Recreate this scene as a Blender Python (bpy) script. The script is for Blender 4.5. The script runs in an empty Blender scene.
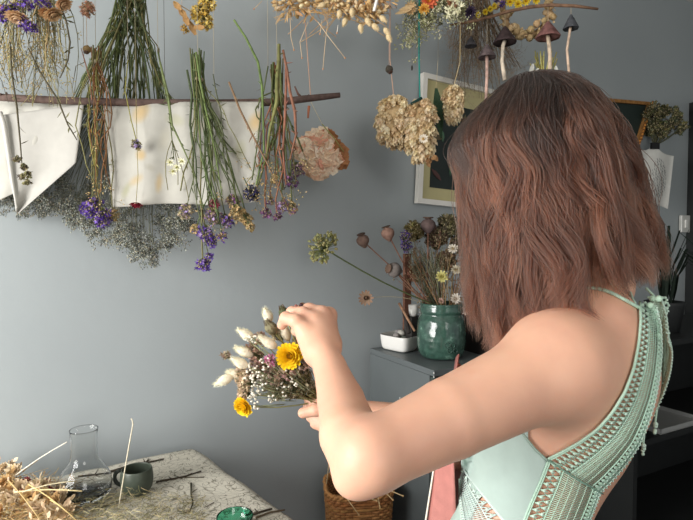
import bpy, math, random
import numpy as np
from mathutils import Vector, Matrix

random.seed(7)
RNG = np.random.default_rng(7)
SC = bpy.context.scene
COL = SC.collection

# ------------------------------------------------------------------ camera, world, lights, exposure
CAM_Z = 1.40
PITCH = math.radians(-2.0)
FPX = 523.0
cam_d = bpy.data.cameras.new('camera')
cam_d.sensor_width = 36.0
cam_d.lens = FPX / 693.0 * 36.0
cam_d.clip_start = 0.05
cam_o = bpy.data.objects.new('camera', cam_d)
cam_o.location = (0, 0, CAM_Z)
cam_o.rotation_euler = (math.radians(90) + PITCH, 0, 0)
COL.objects.link(cam_o)
SC.camera = cam_o

world = bpy.data.worlds.new('world')
SC.world = world
world.use_nodes = True
bg = world.node_tree.nodes['Background']
bg.inputs[0].default_value = (0.70, 0.72, 0.74, 1)
bg.inputs[1].default_value = 0.62

def area(name, loc, target, size, energy, col):
    l = bpy.data.lights.new(name, 'AREA')
    l.shape = 'RECTANGLE'; l.size, l.size_y = size
    l.energy = energy; l.color = col
    o = bpy.data.objects.new(name, l)
    o.location = loc
    d = Vector(target) - Vector(loc)
    o.rotation_euler = d.to_track_quat('-Z', 'Y').to_euler()
    COL.objects.link(o)
    return o
area('window_daylight', (-1.85, -0.25, 1.40), (0.0, 1.3, 1.05), (1.2, 1.5), 88.0, (1.0, 0.98, 0.955))
area('rear_window_daylight', (0.9, -1.7, 1.7), (0.3, 0.8, 1.2), (1.0, 1.2), 24.0, (1.0, 0.97, 0.93))
SC.view_settings.view_transform = 'Standard'
SC.view_settings.look = 'None'
SC.view_settings.exposure = 0.13
SC.view_settings.gamma = 1.0
SC.view_settings.use_curve_mapping = False
SC.cycles.use_denoising = True
SC.cycles.max_bounces = 6
SC.cycles.transparent_max_bounces = 12
SC.cycles.caustics_reflective = False
SC.cycles.caustics_refractive = False

# ------------------------------------------------------------------ helpers
CP, SP = math.cos(PITCH), math.sin(PITCH)
def ray(px, py):
    x = (px - 346.5) / FPX; y = -(py - 260.0) / FPX
    return np.array([x, CP - y * SP, SP + y * CP])       # per unit of depth
ORG = np.array([0, 0, CAM_Z])
def P(px, py, d):
    return ORG + ray(px, py) * d
WK = 0.53; WY = 1.75                                      # back wall: Y = WY + WK * X
WN = np.array([WK, -1.0, 0]); WN /= np.linalg.norm(WN)    # its normal, into the room
WT = np.array([1.0, WK, 0]); WT /= np.linalg.norm(WT)     # along it, to the right
UP = np.array([0, 0, 1.0])
def wd(px, py=242):
    r = ray(px, py)
    return WY / (r[1] - WK * r[0])
def H(px, py, off):                                       # a point off metres in front of the wall (in depth)
    return P(px, py, wd(px, py) - off)
def on_z(px, py, z):
    r = ray(px, py)
    return ORG + r * ((z - CAM_Z) / r[2])

def lin(c):
    out = []
    for v in c[:3]:
        v = v / 255.0
        out.append(v / 12.92 if v <= 0.04045 else ((v + 0.055) / 1.055) ** 2.4)
    return tuple(out)
def unit(v):
    v = np.asarray(v, float); n = np.linalg.norm(v)
    return v / n if n > 1e-12 else np.array([0, 0, 1.0])
def basis(n):
    n = unit(n)
    a = np.array([0, 0, 1.0]) if abs(n[2]) < 0.9 else np.array([1.0, 0, 0])
    u = unit(np.cross(a, n)); v = np.cross(n, u)
    return u, v, n
def rnd(a, b): return random.uniform(a, b)
def rv(s=1.0): return np.array([random.gauss(0, s) for _ in range(3)])
def vary(c, s=12):
    k = rnd(-s, s)
    return tuple(min(255, max(0, v + k + rnd(-s / 3, s / 3))) for v in c)

_t = {}
def _ico():
    if 'ico' in _t: return _t['ico']
    import bmesh
    for nm, sub in (('ico', 1), ('ico2', 2), ('ico3', 3)):
        bm = bmesh.new(); bmesh.ops.create_icosphere(bm, subdivisions=sub, radius=1.0)
        bm.verts.ensure_lookup_table()
        _t[nm] = (np.array([v.co[:] for v in bm.verts]), [tuple(v.index for v in f.verts) for f in bm.faces])
        bm.free()
    return _t['ico']
_ico()
OCT = (np.array([[1, 0, 0], [-1, 0, 0], [0, 1, 0], [0, -1, 0], [0, 0, 1], [0, 0, -1.0]]),
       [(0, 2, 4), (2, 1, 4), (1, 3, 4), (3, 0, 4), (2, 0, 5), (1, 2, 5), (3, 1, 5), (0, 3, 5)])

class MB:
    def __init__(self):
        self.v = []; self.f = []; self.c = []; self.n = 0
    def add(self, verts, faces, col):
        verts = np.asarray(verts, float)
        n = self.n
        self.v.append(verts)
        self.f.extend(tuple(i + n for i in f) for f in faces)
        col = np.asarray(col, float)
        if col.ndim == 1:
            col = np.tile(np.array(lin(col)), (len(verts), 1))
        self.c.append(col)
        self.n += len(verts)
    # a tube along points with radii
    def tube(self, pts, r, col, sides=5, cap=True, col2=None):
        pts = [np.asarray(p, float) for p in pts]
        n = len(pts)
        if not hasattr(r, '__len__'): r = [r] * n
        elif len(r) == 2 and n != 2: r = list(np.linspace(r[0], r[1], n))
        t0 = unit(pts[1] - pts[0]); u, v, _ = basis(t0)
        ang = np.arange(sides) * 2 * math.pi / sides
        ca, sa = np.cos(ang)[:, None], np.sin(ang)[:, None]
        rings = []
        for i in range(n):
            t = unit(pts[min(i + 1, n - 1)] - pts[max(i - 1, 0)])
            u = unit(u - t * np.dot(u, t)); v = np.cross(t, u)
            rings.append(pts[i] + r[i] * (ca * u + sa * v))
        V = np.concatenate(rings)
        F = [(i * sides + j, i * sides + (j + 1) % sides, (i + 1) * sides + (j + 1) % sides, (i + 1) * sides + j)
             for i in range(n - 1) for j in range(sides)]
        if cap:
            F.append(tuple(range(sides - 1, -1, -1))); F.append(tuple((n - 1) * sides + j for j in range(sides)))
        if col2 is not None:
            a, b = np.array(lin(col)), np.array(lin(col2))
            k = np.repeat(np.linspace(0, 1, n), sides)[:, None]
            col = a * (1 - k) + b * k
        self.add(V, F, col)
    def blob(self, c, rad, col, n=None, t='ico', jit=0.0):
        V, F = OCT if t == 'oct' else _t[t]
        rad = (rad,) * 3 if not hasattr(rad, '__len__') else rad
        W = V * np.array(rad)
        if jit: W = W * (1 + RNG.uniform(-jit, jit, (len(W), 1)))
        if n is not None:
            u, v, w = basis(n)
            W = W[:, :1] * u + W[:, 1:2] * v + W[:, 2:3] * w
        self.add(W + np.asarray(c), F, col)
    # a petal or leaf from base along d with the face normal near up
    def petal(self, base, d, up, L, W, col, cup=0.15, tip=0.15, seg=3, col2=None, belly=0.5):
        d = unit(d); s = unit(np.cross(d, up)); n = np.cross(s, d)
        V = []; cs = []
        c1 = np.array(lin(col)); c2 = c1 if col2 is None else np.array(lin(col2))
        for i in range(seg + 1):
            k = i / seg
            w = W * 0.5 * (math.sin(math.pi * min(1, (k ** (math.log(0.5) / math.log(belly)))) * 0.96 + 0.08) if i < seg else tip)
            w = max(w, W * 0.5 * (0.25 if i == 0 else tip))
            mid = np.asarray(base) + d * L * k + n * (cup * L * k * k)
            V += [mid - s * w + n * w * 0.35, mid - n * 0.0, mid + s * w + n * w * 0.35]
            cs += [c1 * (1 - k) + c2 * k] * 3
        F = []
        for i in range(seg):
            for j in range(2):
                a = i * 3 + j
                F.append((a, a + 1, a + 4, a + 3))
        self.add(V, F, np.array(cs))
    # surface of revolution about axis n at c, profile [(r, h)]
    def lathe(self, c, n, prof, col, seg=24, jit=0.0, close=False, ribs=0, ribd=0.0):
        u, v, w = basis(n)
        V = []
        for (r, h) in prof:
            for j in range(seg):
                a = 2 * math.pi * j / seg
                rr = r * (1 + (ribd * math.cos(ribs * a) if ribs else 0)) * (1 + (rnd(-jit, jit) if jit else 0))
                V.append(np.asarray(c) + w * h + rr * (math.cos(a) * u + math.sin(a) * v))
        m = len(prof)
        F = [(i * seg + j, i * seg + (j + 1) % seg, (i + 1) * seg + (j + 1) % seg, (i + 1) * seg + j) for i in range(m - 1) for j in range(seg)]
        if prof[0][0] > 1e-5 and close: F.append(tuple(range(seg - 1, -1, -1)))
        if prof[-1][0] > 1e-5 and close: F.append(tuple((m - 1) * seg + j for j in range(seg)))
        self.add(V, F, col)
    def grid(self, fn, nu, nv, col, closed_u=False):
        V = []; C = []
        for i in range(nu):
            for j in range(nv):
                r = fn(i / (nu - 1 if not closed_u else nu), j / (nv - 1))
                if isinstance(r, tuple): V.append(r[0]); C.append(lin(r[1]))
                else: V.append(r)
        F = []
        for i in range(nu if closed_u else nu - 1):
            for j in range(nv - 1):
                a = i * nv + j; b = ((i + 1) % nu) * nv + j
                F.append((a, b, b + 1, a + 1))
        self.add(V, F, np.array(C) if C else col)
    def box(self, c, ex, ey, ez, col):
        """box centred at c with half-extent vectors"""
        c, ex, ey, ez = (np.asarray(q, float) for q in (c, ex, ey, ez))
        V = [c + a * ex + b * ey + d * ez for a in (-1, 1) for b in (-1, 1) for d in (-1, 1)]
        F = [(0, 1, 3, 2), (4, 6, 7, 5), (0, 4, 5, 1), (2, 3, 7, 6), (0, 2, 6, 4), (1, 5, 7, 3)]
        self.add(V, F, col)
    def build(self, name, mat, parent=None, smooth=True, origin=None):
        V = np.concatenate(self.v) if self.v else np.zeros((0, 3))
        if parent is not None: org = world_loc(parent)
        elif origin is not None: org = np.asarray(origin, float)
        else:
            org = np.array([V[:, 0].mean(), V[:, 1].mean(), V[:, 2].min()])
        me = bpy.data.meshes.new(name)
        me.from_pydata((V - org).tolist(), [], self.f)
        ca = me.color_attributes.new('Col', 'FLOAT_COLOR', 'POINT')
        C = np.concatenate(self.c)
        ca.data.foreach_set('color', np.concatenate([C, np.ones((len(C), 1))], 1).astype(np.float32).ravel())
        if smooth: me.polygons.foreach_set('use_smooth', [True] * len(me.polygons))
        me.materials.append(mat)
        me.update()
        o = bpy.data.objects.new(name, me)
        COL.objects.link(o)
        if parent is not None: o.parent = parent
        else: o.location = org
        _loc[o.name] = org
        return o
_loc = {}
def world_loc(o): return _loc[o.name]
def empty(name, loc):
    o = bpy.data.objects.new(name, None)
    o.location = tuple(loc); o.empty_display_size = 0.05
    COL.objects.link(o); _loc[o.name] = np.asarray(loc, float)
    return o
def tag(o, label, cat, group=None, kind=None):
    if label: o['label'] = label
    if cat: o['category'] = cat
    if group: o['group'] = group
    if kind: o['kind'] = kind
    return o
def thing(name, loc, label, cat, group=None):
    return tag(empty(name, loc), label, cat, group)
def mod_solid(o, t):
    m = o.modifiers.new('thickness', 'SOLIDIFY'); m.thickness = t; m.offset = 0
    return o
def mod_bevel(o, w, s=2):
    m = o.modifiers.new('bevel', 'BEVEL'); m.width = w; m.segments = s; m.limit_method = 'ANGLE'
    return o
def mod_sub(o, n=1):
    m = o.modifiers.new('sub', 'SUBSURF'); m.levels = n; m.render_levels = n
    return o
def arc(a, b, sag, n=6, wob=0.0):
    """points from a to b with a sideways bow vector sag"""
    a, b, sag = np.asarray(a, float), np.asarray(b, float), np.asarray(sag, float)
    out = []
    for i in range(n):
        k = i / (n - 1)
        p = a * (1 - k) + b * k + sag * math.sin(math.pi * k)
        if wob and 0 < i < n - 1: p = p + rv(wob)
        out.append(p)
    return out

# ------------------------------------------------------------------ materials
def new_mat(name):
    m = bpy.data.materials.new(name); m.use_nodes = True
    nt = m.node_tree
    return m, nt, nt.nodes['Principled BSDF']
def vmat(name, rough=0.7, noise=0.18, scale=120.0, spec=0.3, trans=0.0, sss=0.0, metallic=0.0, bump=0.0, bscale=300.0):
    """colour of the thing itself from the mesh, broken up by a fine procedural mottling"""
    m, nt, b = new_mat(name)
    at = nt.nodes.new('ShaderNodeAttribute'); at.attribute_name = 'Col'
    tc = nt.nodes.new('ShaderNodeTexCoord')
    nz = nt.nodes.new('ShaderNodeTexNoise'); nz.inputs['Scale'].default_value = scale; nz.inputs['Detail'].default_value = 3
    nt.links.new(tc.outputs['Object'], nz.inputs['Vector'])
    mr = nt.nodes.new('ShaderNodeMapRange'); mr.inputs[1].default_value = 0.3; mr.inputs[2].default_value = 0.7
    mr.inputs[3].default_value = 1 - noise; mr.inputs[4].default_value = 1 + noise
    nt.links.new(nz.outputs['Fac'], mr.inputs[0])
    mx = nt.nodes.new('ShaderNodeVectorMath'); mx.operation = 'SCALE'
    nt.links.new(at.outputs['Color'], mx.inputs[0]); nt.links.new(mr.outputs[0], mx.inputs['Scale'])
    nt.links.new(mx.outputs[0], b.inputs['Base Color'])
    b.inputs['Roughness'].default_value = rough
    b.inputs['Specular IOR Level'].default_value = spec
    b.inputs['Metallic'].default_value = metallic
    if sss:
        b.inputs['Subsurface Weight'].default_value = sss
        b.inputs['Subsurface Radius'].default_value = (0.01, 0.004, 0.002)
        b.inputs['Subsurface Scale'].default_value = 1.0
    if bump:
        n2 = nt.nodes.new('ShaderNodeTexNoise'); n2.inputs['Scale'].default_value = bscale; n2.inputs['Detail'].default_value = 4
        nt.links.new(tc.outputs['Object'], n2.inputs['Vector'])
        bp = nt.nodes.new('ShaderNodeBump'); bp.inputs['Strength'].default_value = bump; bp.inputs['Distance'].default_value = 0.002
        nt.links.new(n2.outputs['Fac'], bp.inputs['Height']); nt.links.new(bp.outputs[0], b.inputs['Normal'])
    if trans:
        out = nt.nodes['Material Output']
        tr = nt.nodes.new('ShaderNodeBsdfTranslucent'); nt.links.new(mx.outputs[0], tr.inputs[0])
        ms = nt.nodes.new('ShaderNodeMixShader'); ms.inputs[0].default_value = trans
        nt.links.new(b.outputs[0], ms.inputs[1]); nt.links.new(tr.outputs[0], ms.inputs[2])
        nt.links.new(ms.outputs[0], out.inputs[0])
    return m
M = {
 'plant': vmat('dried_plant', 0.8, 0.22, 150, 0.2, trans=0.12),
 'petal': vmat('dried_petal', 0.7, 0.15, 200, 0.25, trans=0.2),
 'wood': vmat('bark', 0.8, 0.35, 60, 0.2, bump=0.5, bscale=150),
 'cloth': vmat('cotton_cloth', 0.9, 0.04, 40, 0.1, trans=0.25, bump=0.15, bscale=900),
 'ceramic': vmat('white_glazed_ceramic', 0.25, 0.02, 20, 0.5),
 'paint': vmat('painted_board', 0.45, 0.05, 12, 0.4),
 'string': vmat('twine', 0.9, 0.1, 300, 0.1),
 'wicker': vmat('woven_wicker', 0.7, 0.25, 90, 0.3),
 'lace': vmat('cotton_crochet', 0.85, 0.10, 400, 0.15, bump=0.3, bscale=1200),
 'metal': vmat('metal', 0.35, 0.05, 30, 0.5, metallic=0.8),
 'leather': vmat('rose_leather', 0.55, 0.08, 60, 0.35, bump=0.2, bscale=250),
 'dark': vmat('dark_matt', 0.6, 0.1, 20, 0.3),
}
def glass_mat(name, col=(1, 1, 1), rough=0.0, ior=1.45):
    m, nt, b = new_mat(name)
    b.inputs['Base Color'].default_value = (*col, 1)
    b.inputs['Transmission Weight'].default_value = 1.0
    b.inputs['Roughness'].default_value = rough; b.inputs['IOR'].default_value = ior
    return m
def wall_mat():
    m, nt, b = new_mat('blue_grey_wall_paint')
    tc = nt.nodes.new('ShaderNodeTexCoord')
    n1 = nt.nodes.new('ShaderNodeTexNoise'); n1.inputs['Scale'].default_value = 1.6; n1.inputs['Detail'].default_value = 4
    nt.links.new(tc.outputs['Object'], n1.inputs['Vector'])
    cr = nt.nodes.new('ShaderNodeValToRGB')
    cr.color_ramp.elements[0].position = 0.3; cr.color_ramp.elements[0].color = (*lin((151, 158, 160)), 1)
    cr.color_ramp.elements[1].position = 0.7; cr.color_ramp.elements[1].color = (*lin((158, 165, 166)), 1)
    nt.links.new(n1.outputs['Fac'], cr.inputs[0]); nt.links.new(cr.outputs[0], b.inputs['Base Color'])
    b.inputs['Roughness'].default_value = 0.55; b.inputs['Specular IOR Level'].default_value = 0.35
    n2 = nt.nodes.new('ShaderNodeTexNoise'); n2.inputs['Scale'].default_value = 35; n2.inputs['Detail'].default_value = 5
    nt.links.new(tc.outputs['Object'], n2.inputs['Vector'])
    bp = nt.nodes.new('ShaderNodeBump'); bp.inputs['Strength'].default_value = 0.12; bp.inputs['Distance'].default_value = 0.004
    nt.links.new(n2.outputs['Fac'], bp.inputs['Height']); nt.links.new(bp.outputs[0], b.inputs['Normal'])
    return m
def floor_mat():
    m, nt, b = new_mat('dark_floorboards')
    tc = nt.nodes.new('ShaderNodeTexCoord')
    br = nt.nodes.new('ShaderNodeTexBrick'); br.inputs['Scale'].default_value = 1.0
    br.inputs['Brick Width'].default_value = 1.4; br.inputs['Row Height'].default_value = 0.14; br.inputs['Mortar Size'].default_value = 0.004
    br.inputs['Color1'].default_value = (*lin((58, 50, 44)), 1); br.inputs['Color2'].default_value = (*lin((46, 40, 36)), 1)
    br.inputs['Mortar'].default_value = (*lin((18, 16, 15)), 1)
    nt.links.new(tc.outputs['Object'], br.inputs['Vector']); nt.links.new(br.outputs['Color'], b.inputs['Base Color'])
    b.inputs['Roughness'].default_value = 0.5
    return m
def tablecloth_mat():
    m, nt, b = new_mat('botanical_print_cotton')
    tc = nt.nodes.new('ShaderNodeTexCoord')
    base = lin((208, 203, 188)); ink = lin((96, 90, 72))
    prev = None
    for sc, lo, hi, dist in ((13.0, 0.493, 0.507, 2.6), (24.0, 0.492, 0.508, 2.0), (34.0, 0.492, 0.508, 1.2)):
        n = nt.nodes.new('ShaderNodeTexNoise'); n.inputs['Scale'].default_value = sc; n.inputs['Detail'].default_value = 0.0
        n.inputs['Distortion'].default_value = dist
        nt.links.new(tc.outputs['Object'], n.inputs['Vector'])
        cr = nt.nodes.new('ShaderNodeValToRGB'); e = cr.color_ramp.elements
        e[0].position = lo - 0.012; e[0].color = (0, 0, 0, 1); e[1].position = lo; e[1].color = (1, 1, 1, 1)
        a = e.new(hi); a.color = (1, 1, 1, 1); a = e.new(hi + 0.012); a.color = (0, 0, 0, 1)
        nt.links.new(n.outputs['Fac'], cr.inputs[0])
        if prev is None: prev = cr
        else:
            mx = nt.nodes.new('ShaderNodeMath'); mx.operation = 'MAXIMUM'
            nt.links.new(prev.outputs[0], mx.inputs[0]); nt.links.new(cr.outputs[0], mx.inputs[1]); prev = mx
    mix = nt.nodes.new('ShaderNodeMix'); mix.data_type = 'RGBA'
    mix.inputs[6].default_value = (*base, 1); mix.inputs[7].default_value = (*ink, 1)
    sc_ = nt.nodes.new('ShaderNodeMath'); sc_.operation = 'MULTIPLY'; sc_.inputs[1].default_value = 0.75
    nt.links.new(prev.outputs[0], sc_.inputs[0]); nt.links.new(sc_.outputs[0], mix.inputs[0])
    nt.links.new(mix.outputs[2], b.inputs['Base Color'])
    b.inputs['Roughness'].default_value = 0.85
    return m
def crock_mat():
    m, nt, b = new_mat('speckled_green_glaze')
    tc = nt.nodes.new('ShaderNodeTexCoord')
    n = nt.nodes.new('ShaderNodeTexNoise'); n.inputs['Scale'].default_value = 45; n.inputs['Detail'].default_value = 5
    nt.links.new(tc.outputs['Object'], n.inputs['Vector'])
    cr = nt.nodes.new('ShaderNodeValToRGB'); e = cr.color_ramp.elements
    e[0].position = 0.35; e[0].color = (*lin((44, 70, 61)), 1); e[1].position = 0.62; e[1].color = (*lin((64, 94, 82)), 1)
    a = e.new(0.72); a.color = (*lin((112, 146, 130)), 1)
    nt.links.new(n.outputs['Fac'], cr.inputs[0]); nt.links.new(cr.outputs[0], b.inputs['Base Color'])
    b.inputs['Roughness'].default_value = 0.18; b.inputs['Coat Weight'].default_value = 0.5
    v = nt.nodes.new('ShaderNodeTexVoronoi'); v.inputs['Scale'].default_value = 70
    nt.links.new(tc.outputs['Object'], v.inputs['Vector'])
    bp = nt.nodes.new('ShaderNodeBump'); bp.inputs['Strength'].default_value = 0.35; bp.inputs['Distance'].default_value = 0.003
    nt.links.new(v.outputs['Distance'], bp.inputs['Height']); nt.links.new(bp.outputs[0], b.inputs['Normal'])
    return m
def skin_mat():
    m, nt, b = new_mat('skin')
    tc = nt.nodes.new('ShaderNodeTexCoord')
    n = nt.nodes.new('ShaderNodeTexNoise'); n.inputs['Scale'].default_value = 14; n.inputs['Detail'].default_value = 5
    nt.links.new(tc.outputs['Object'], n.inputs['Vector'])
    cr = nt.nodes.new('ShaderNodeValToRGB'); e = cr.color_ramp.elements
    e[0].position = 0.32; e[0].color = (*lin((208, 160, 136)), 1); e[1].position = 0.68; e[1].color = (*lin((220, 173, 146)), 1)
    nt.links.new(n.outputs['Fac'], cr.inputs[0])
    # a few small moles
    vo = nt.nodes.new('ShaderNodeTexVoronoi'); vo.inputs['Scale'].default_value = 11
    nt.links.new(tc.outputs['Object'], vo.inputs['Vector'])
    th = nt.nodes.new('ShaderNodeMath'); th.operation = 'LESS_THAN'; th.inputs[1].default_value = 0.014
    nt.links.new(vo.outputs['Distance'], th.inputs[0])
    mix = nt.nodes.new('ShaderNodeMix'); mix.data_type = 'RGBA'; mix.inputs[7].default_value = (*lin((120, 75, 55)), 1)
    nt.links.new(th.outputs[0], mix.inputs[0]); nt.links.new(cr.outputs[0], mix.inputs[6])
    nt.links.new(mix.outputs[2], b.inputs['Base Color'])
    b.inputs['Roughness'].default_value = 0.48; b.inputs['Specular IOR Level'].default_value = 0.35
    b.inputs['Subsurface Weight'].default_value = 0.25
    b.inputs['Subsurface Radius'].default_value = (0.012, 0.005, 0.003); b.inputs['Subsurface Scale'].default_value = 1.0
    n2 = nt.nodes.new('ShaderNodeTexNoise'); n2.inputs['Scale'].default_value = 420; n2.inputs['Detail'].default_value = 3
    nt.links.new(tc.outputs['Object'], n2.inputs['Vector'])
    bp = nt.nodes.new('ShaderNodeBump'); bp.inputs['Strength'].default_value = 0.08; bp.inputs['Distance'].default_value = 0.001
    nt.links.new(n2.outputs['Fac'], bp.inputs['Height']); nt.links.new(bp.outputs[0], b.inputs['Normal'])
    return m
def hair_mat():
    m, nt, b = new_mat('brown_hair')
    hi = nt.nodes.new('ShaderNodeHairInfo')
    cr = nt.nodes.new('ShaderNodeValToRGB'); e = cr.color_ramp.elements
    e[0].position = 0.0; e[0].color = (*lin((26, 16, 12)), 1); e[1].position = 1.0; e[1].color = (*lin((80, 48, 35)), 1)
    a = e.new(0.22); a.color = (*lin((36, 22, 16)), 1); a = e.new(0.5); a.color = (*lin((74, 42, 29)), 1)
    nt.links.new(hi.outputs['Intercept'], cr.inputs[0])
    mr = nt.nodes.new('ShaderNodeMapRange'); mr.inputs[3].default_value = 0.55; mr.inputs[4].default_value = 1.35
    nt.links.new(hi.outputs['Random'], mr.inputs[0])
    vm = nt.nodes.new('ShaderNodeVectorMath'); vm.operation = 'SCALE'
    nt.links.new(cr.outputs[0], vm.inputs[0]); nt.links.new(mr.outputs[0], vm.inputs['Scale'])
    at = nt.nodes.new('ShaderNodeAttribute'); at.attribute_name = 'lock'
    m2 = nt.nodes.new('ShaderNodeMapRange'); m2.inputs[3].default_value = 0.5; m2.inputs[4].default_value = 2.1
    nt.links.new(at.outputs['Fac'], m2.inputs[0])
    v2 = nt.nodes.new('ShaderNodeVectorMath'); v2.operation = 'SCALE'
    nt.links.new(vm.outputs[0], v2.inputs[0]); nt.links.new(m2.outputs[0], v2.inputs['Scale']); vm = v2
    ph = nt.nodes.new('ShaderNodeBsdfHairPrincipled')
    ph.parametrization = 'COLOR'
    nt.links.new(vm.outputs[0], ph.inputs['Color'])
    ph.inputs['Roughness'].default_value = 0.45; ph.inputs['Radial Roughness'].default_value = 0.45
    out = nt.nodes['Material Output']
    nt.links.new(ph.outputs[0], out.inputs[0])
    return m

# ------------------------------------------------------------------ the room
def struct(name, mb, mat, label=None, smooth=False):
    o = mb.build(name, mat, None, smooth)
    o['kind'] = 'structure'
    if label: o['label'] = label
    return o
def wpt(s, z, off=0.0):
    """a point on the back wall: s metres along it from X = 0, height z, off metres into the room"""
    return np.array([0, WY, 0]) + WT * s + WN * off + UP * z
def s_of(px):
    r = ray(px, 242); d = wd(px)
    return np.dot(ORG + r * d - np.array([0, WY, 0]), WT)
DOOR_S = s_of(686)
wallm = wall_mat()
mb = MB()
def wall_box(s0, s1, z0, z1, th=0.1):
    c = (wpt(s0, z0) + wpt(s1, z1)) / 2 - WN * th / 2
    mb.box(c, WT * (s1 - s0) / 2, WN * th / 2, UP * (z1 - z0) / 2, (140, 152, 158))
wall_box(-1.9, DOOR_S, 0, 2.6)
wall_box(DOOR_S, DOOR_S + 0.9, 2.05, 2.6)
wall_box(DOOR_S + 0.9, DOOR_S + 1.6, 0, 2.6)
struct('wall_back', mb, wallm)
mb = MB(); mb.box((0.9, 0.9, -0.03), (4.2, 0, 0), (0, 4.4, 0), (0, 0, 0.03), (50, 44, 40)); struct('floor', mb, floor_mat())
mb = MB(); mb.box((0.9, 0.9, 2.63), (4.2, 0, 0), (0, 4.4, 0), (0, 0, 0.03), (215, 213, 208)); struct('ceiling', mb, vmat('ceiling_paint', 0.9, 0.02, 5))
# right wall, at a right angle to the back wall
mb = MB()
c = wpt(DOOR_S + 1.65, 1.3, 1.5)
mb.box(c, WT * 0.05, WN * 1.5, UP * 1.3, (120, 130, 135)); struct('wall_right', mb, wallm)
# dark doorway: trim, the dark door leaf ajar behind it and the unlit passage behind
mb = MB()
for s in (DOOR_S + 0.03, DOOR_S + 0.87):
    mb.box(wpt(s, 1.03, 0.0), WT * 0.03, WN * 0.062, UP * 1.03, (44, 46, 46))
mb.box(wpt(DOOR_S + 0.45, 2.07, 0.0), WT * 0.45, WN * 0.062, UP * 0.03, (44, 46, 46))
struct('trim_1', mb, M['dark'])
mb = MB(); mb.box(wpt(DOOR_S + 0.45, 1.02, -0.05), WT * 0.385, WN * 0.02, UP * 1.015, (30, 32, 33))
d1 = struct('door_1', mb, M['dark'])
mb = MB(); mb.lathe(wpt(DOOR_S + 0.12, 1.02, -0.03), WN, [(0.008, 0), (0.008, 0.03), (0.022, 0.04), (0.024, 0.055), (0.012, 0.065), (0.0, 0.067)], (150, 148, 140), 16)
mb.build('door_knob', M['metal'], d1)
mb = MB()
mb.box(wpt((DOOR_S - 1.9) / 2, 0.05, 0.008), WT * ((DOOR_S + 1.9) / 2), WN * 0.008, UP * 0.05, (92, 100, 104)); struct('baseboard_back', mb, M['paint'])

# light switch by the doorway
c = H(682, 224, 0.0) + WN * 0.012
t = thing('light_switch', c, 'small white light switch on the wall beside the dark doorway', 'light switch')
mb = MB(); mb.box(c, WT * 0.036, WN * 0.008, UP * 0.043, (206, 206, 200)); mod_bevel(mb.build('switch_plate', M['ceramic'], t, False), 0.003)
mb = MB(); mb.box(c + WN * 0.010, WT * 0.012, WN * 0.004, UP * 0.02, (222, 222, 216)); mod_bevel(mb.build('rocker', M['ceramic'], t, False), 0.002)

# ------------------------------------------------------------------ grey cabinet under the green crock
CZ = 1.04
A = on_z(370, 348, CZ); B = on_z(438, 370, CZ)
ex = WT; ey = WN; CD = np.linalg.norm(B - A); CL = 0.62
A = A.copy()
base = A * np.array([1, 1, 0])
cab = thing('storage_cabinet', base, 'dark grey painted cabinet against the wall under the green crock', 'cabinet')
GREY = (92, 98, 99)
def cbox(mb, s0, s1, n0, n1, z0, z1, col):
    c = A * np.array([1, 1, 0]) + ex * (s0 + s1) / 2 + ey * (n0 + n1) / 2 + UP * (z0 + z1) / 2
    mb.box(c, ex * (s1 - s0) / 2, ey * (n1 - n0) / 2, UP * (z1 - z0) / 2, col)
mb = MB(); cbox(mb, 0, CL, -0.0, CD - 0.02, 0.06, CZ - 0.018, GREY); mb.build('body', M['paint'], cab, False)
mb = MB(); cbox(mb, -0.0, CL, 0, CD, CZ - 0.018, CZ, GREY); mod_bevel(mb.build('top_panel', M['paint'], cab, False), 0.002)
mb = MB(); cbox(mb, 0.03, CL - 0.03, 0.02, CD - 0.05, 0, 0.06, (40, 42, 42)); mb.build('plinth', M['dark'], cab, False)
for k in (0, 1):
    mb = MB(); cbox(mb, 0.002 + k * CL / 2, CL / 2 - 0.002 + k * CL / 2, CD - 0.02, CD - 0.001, 0.065, CZ - 0.021, (60, 70, 66))
    dr = mb.build('door', M['paint'], cab, False); mod_bevel(dr, 0.002)
    mb = MB(); q = A * np.array([1, 1, 0]) + ex * (CL / 2 + (-0.03 if k == 0 else 0.03)) + ey * CD + UP * 0.85
    mb.tube([q, q + ey * 0.02, q + ey * 0.02 - UP * 0.09, q - UP * 0.09], 0.004, (150, 150, 148), 8); mb.build('handle', M['metal'], dr)
# small metal screw heads on the side panel near the front corner
for (px, py) in ((434, 373), (434, 377), (400, 398)):
    q = on_z(px, py, CZ - 0.02)
    # side panel plane: through A, spanned by ey and UP
    r = ray(px, py); d = np.dot(A - ORG, ex) / np.dot(r, ex); q = ORG + r * d
    mb = MB(); mb.lathe(q - ex * 0.0005, -ex, [(0.0032, 0), (0.0028, 0.0012), (0, 0.0016)], (190, 190, 186), 10); mb.build('screw_head', M['metal'], cab)

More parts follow.
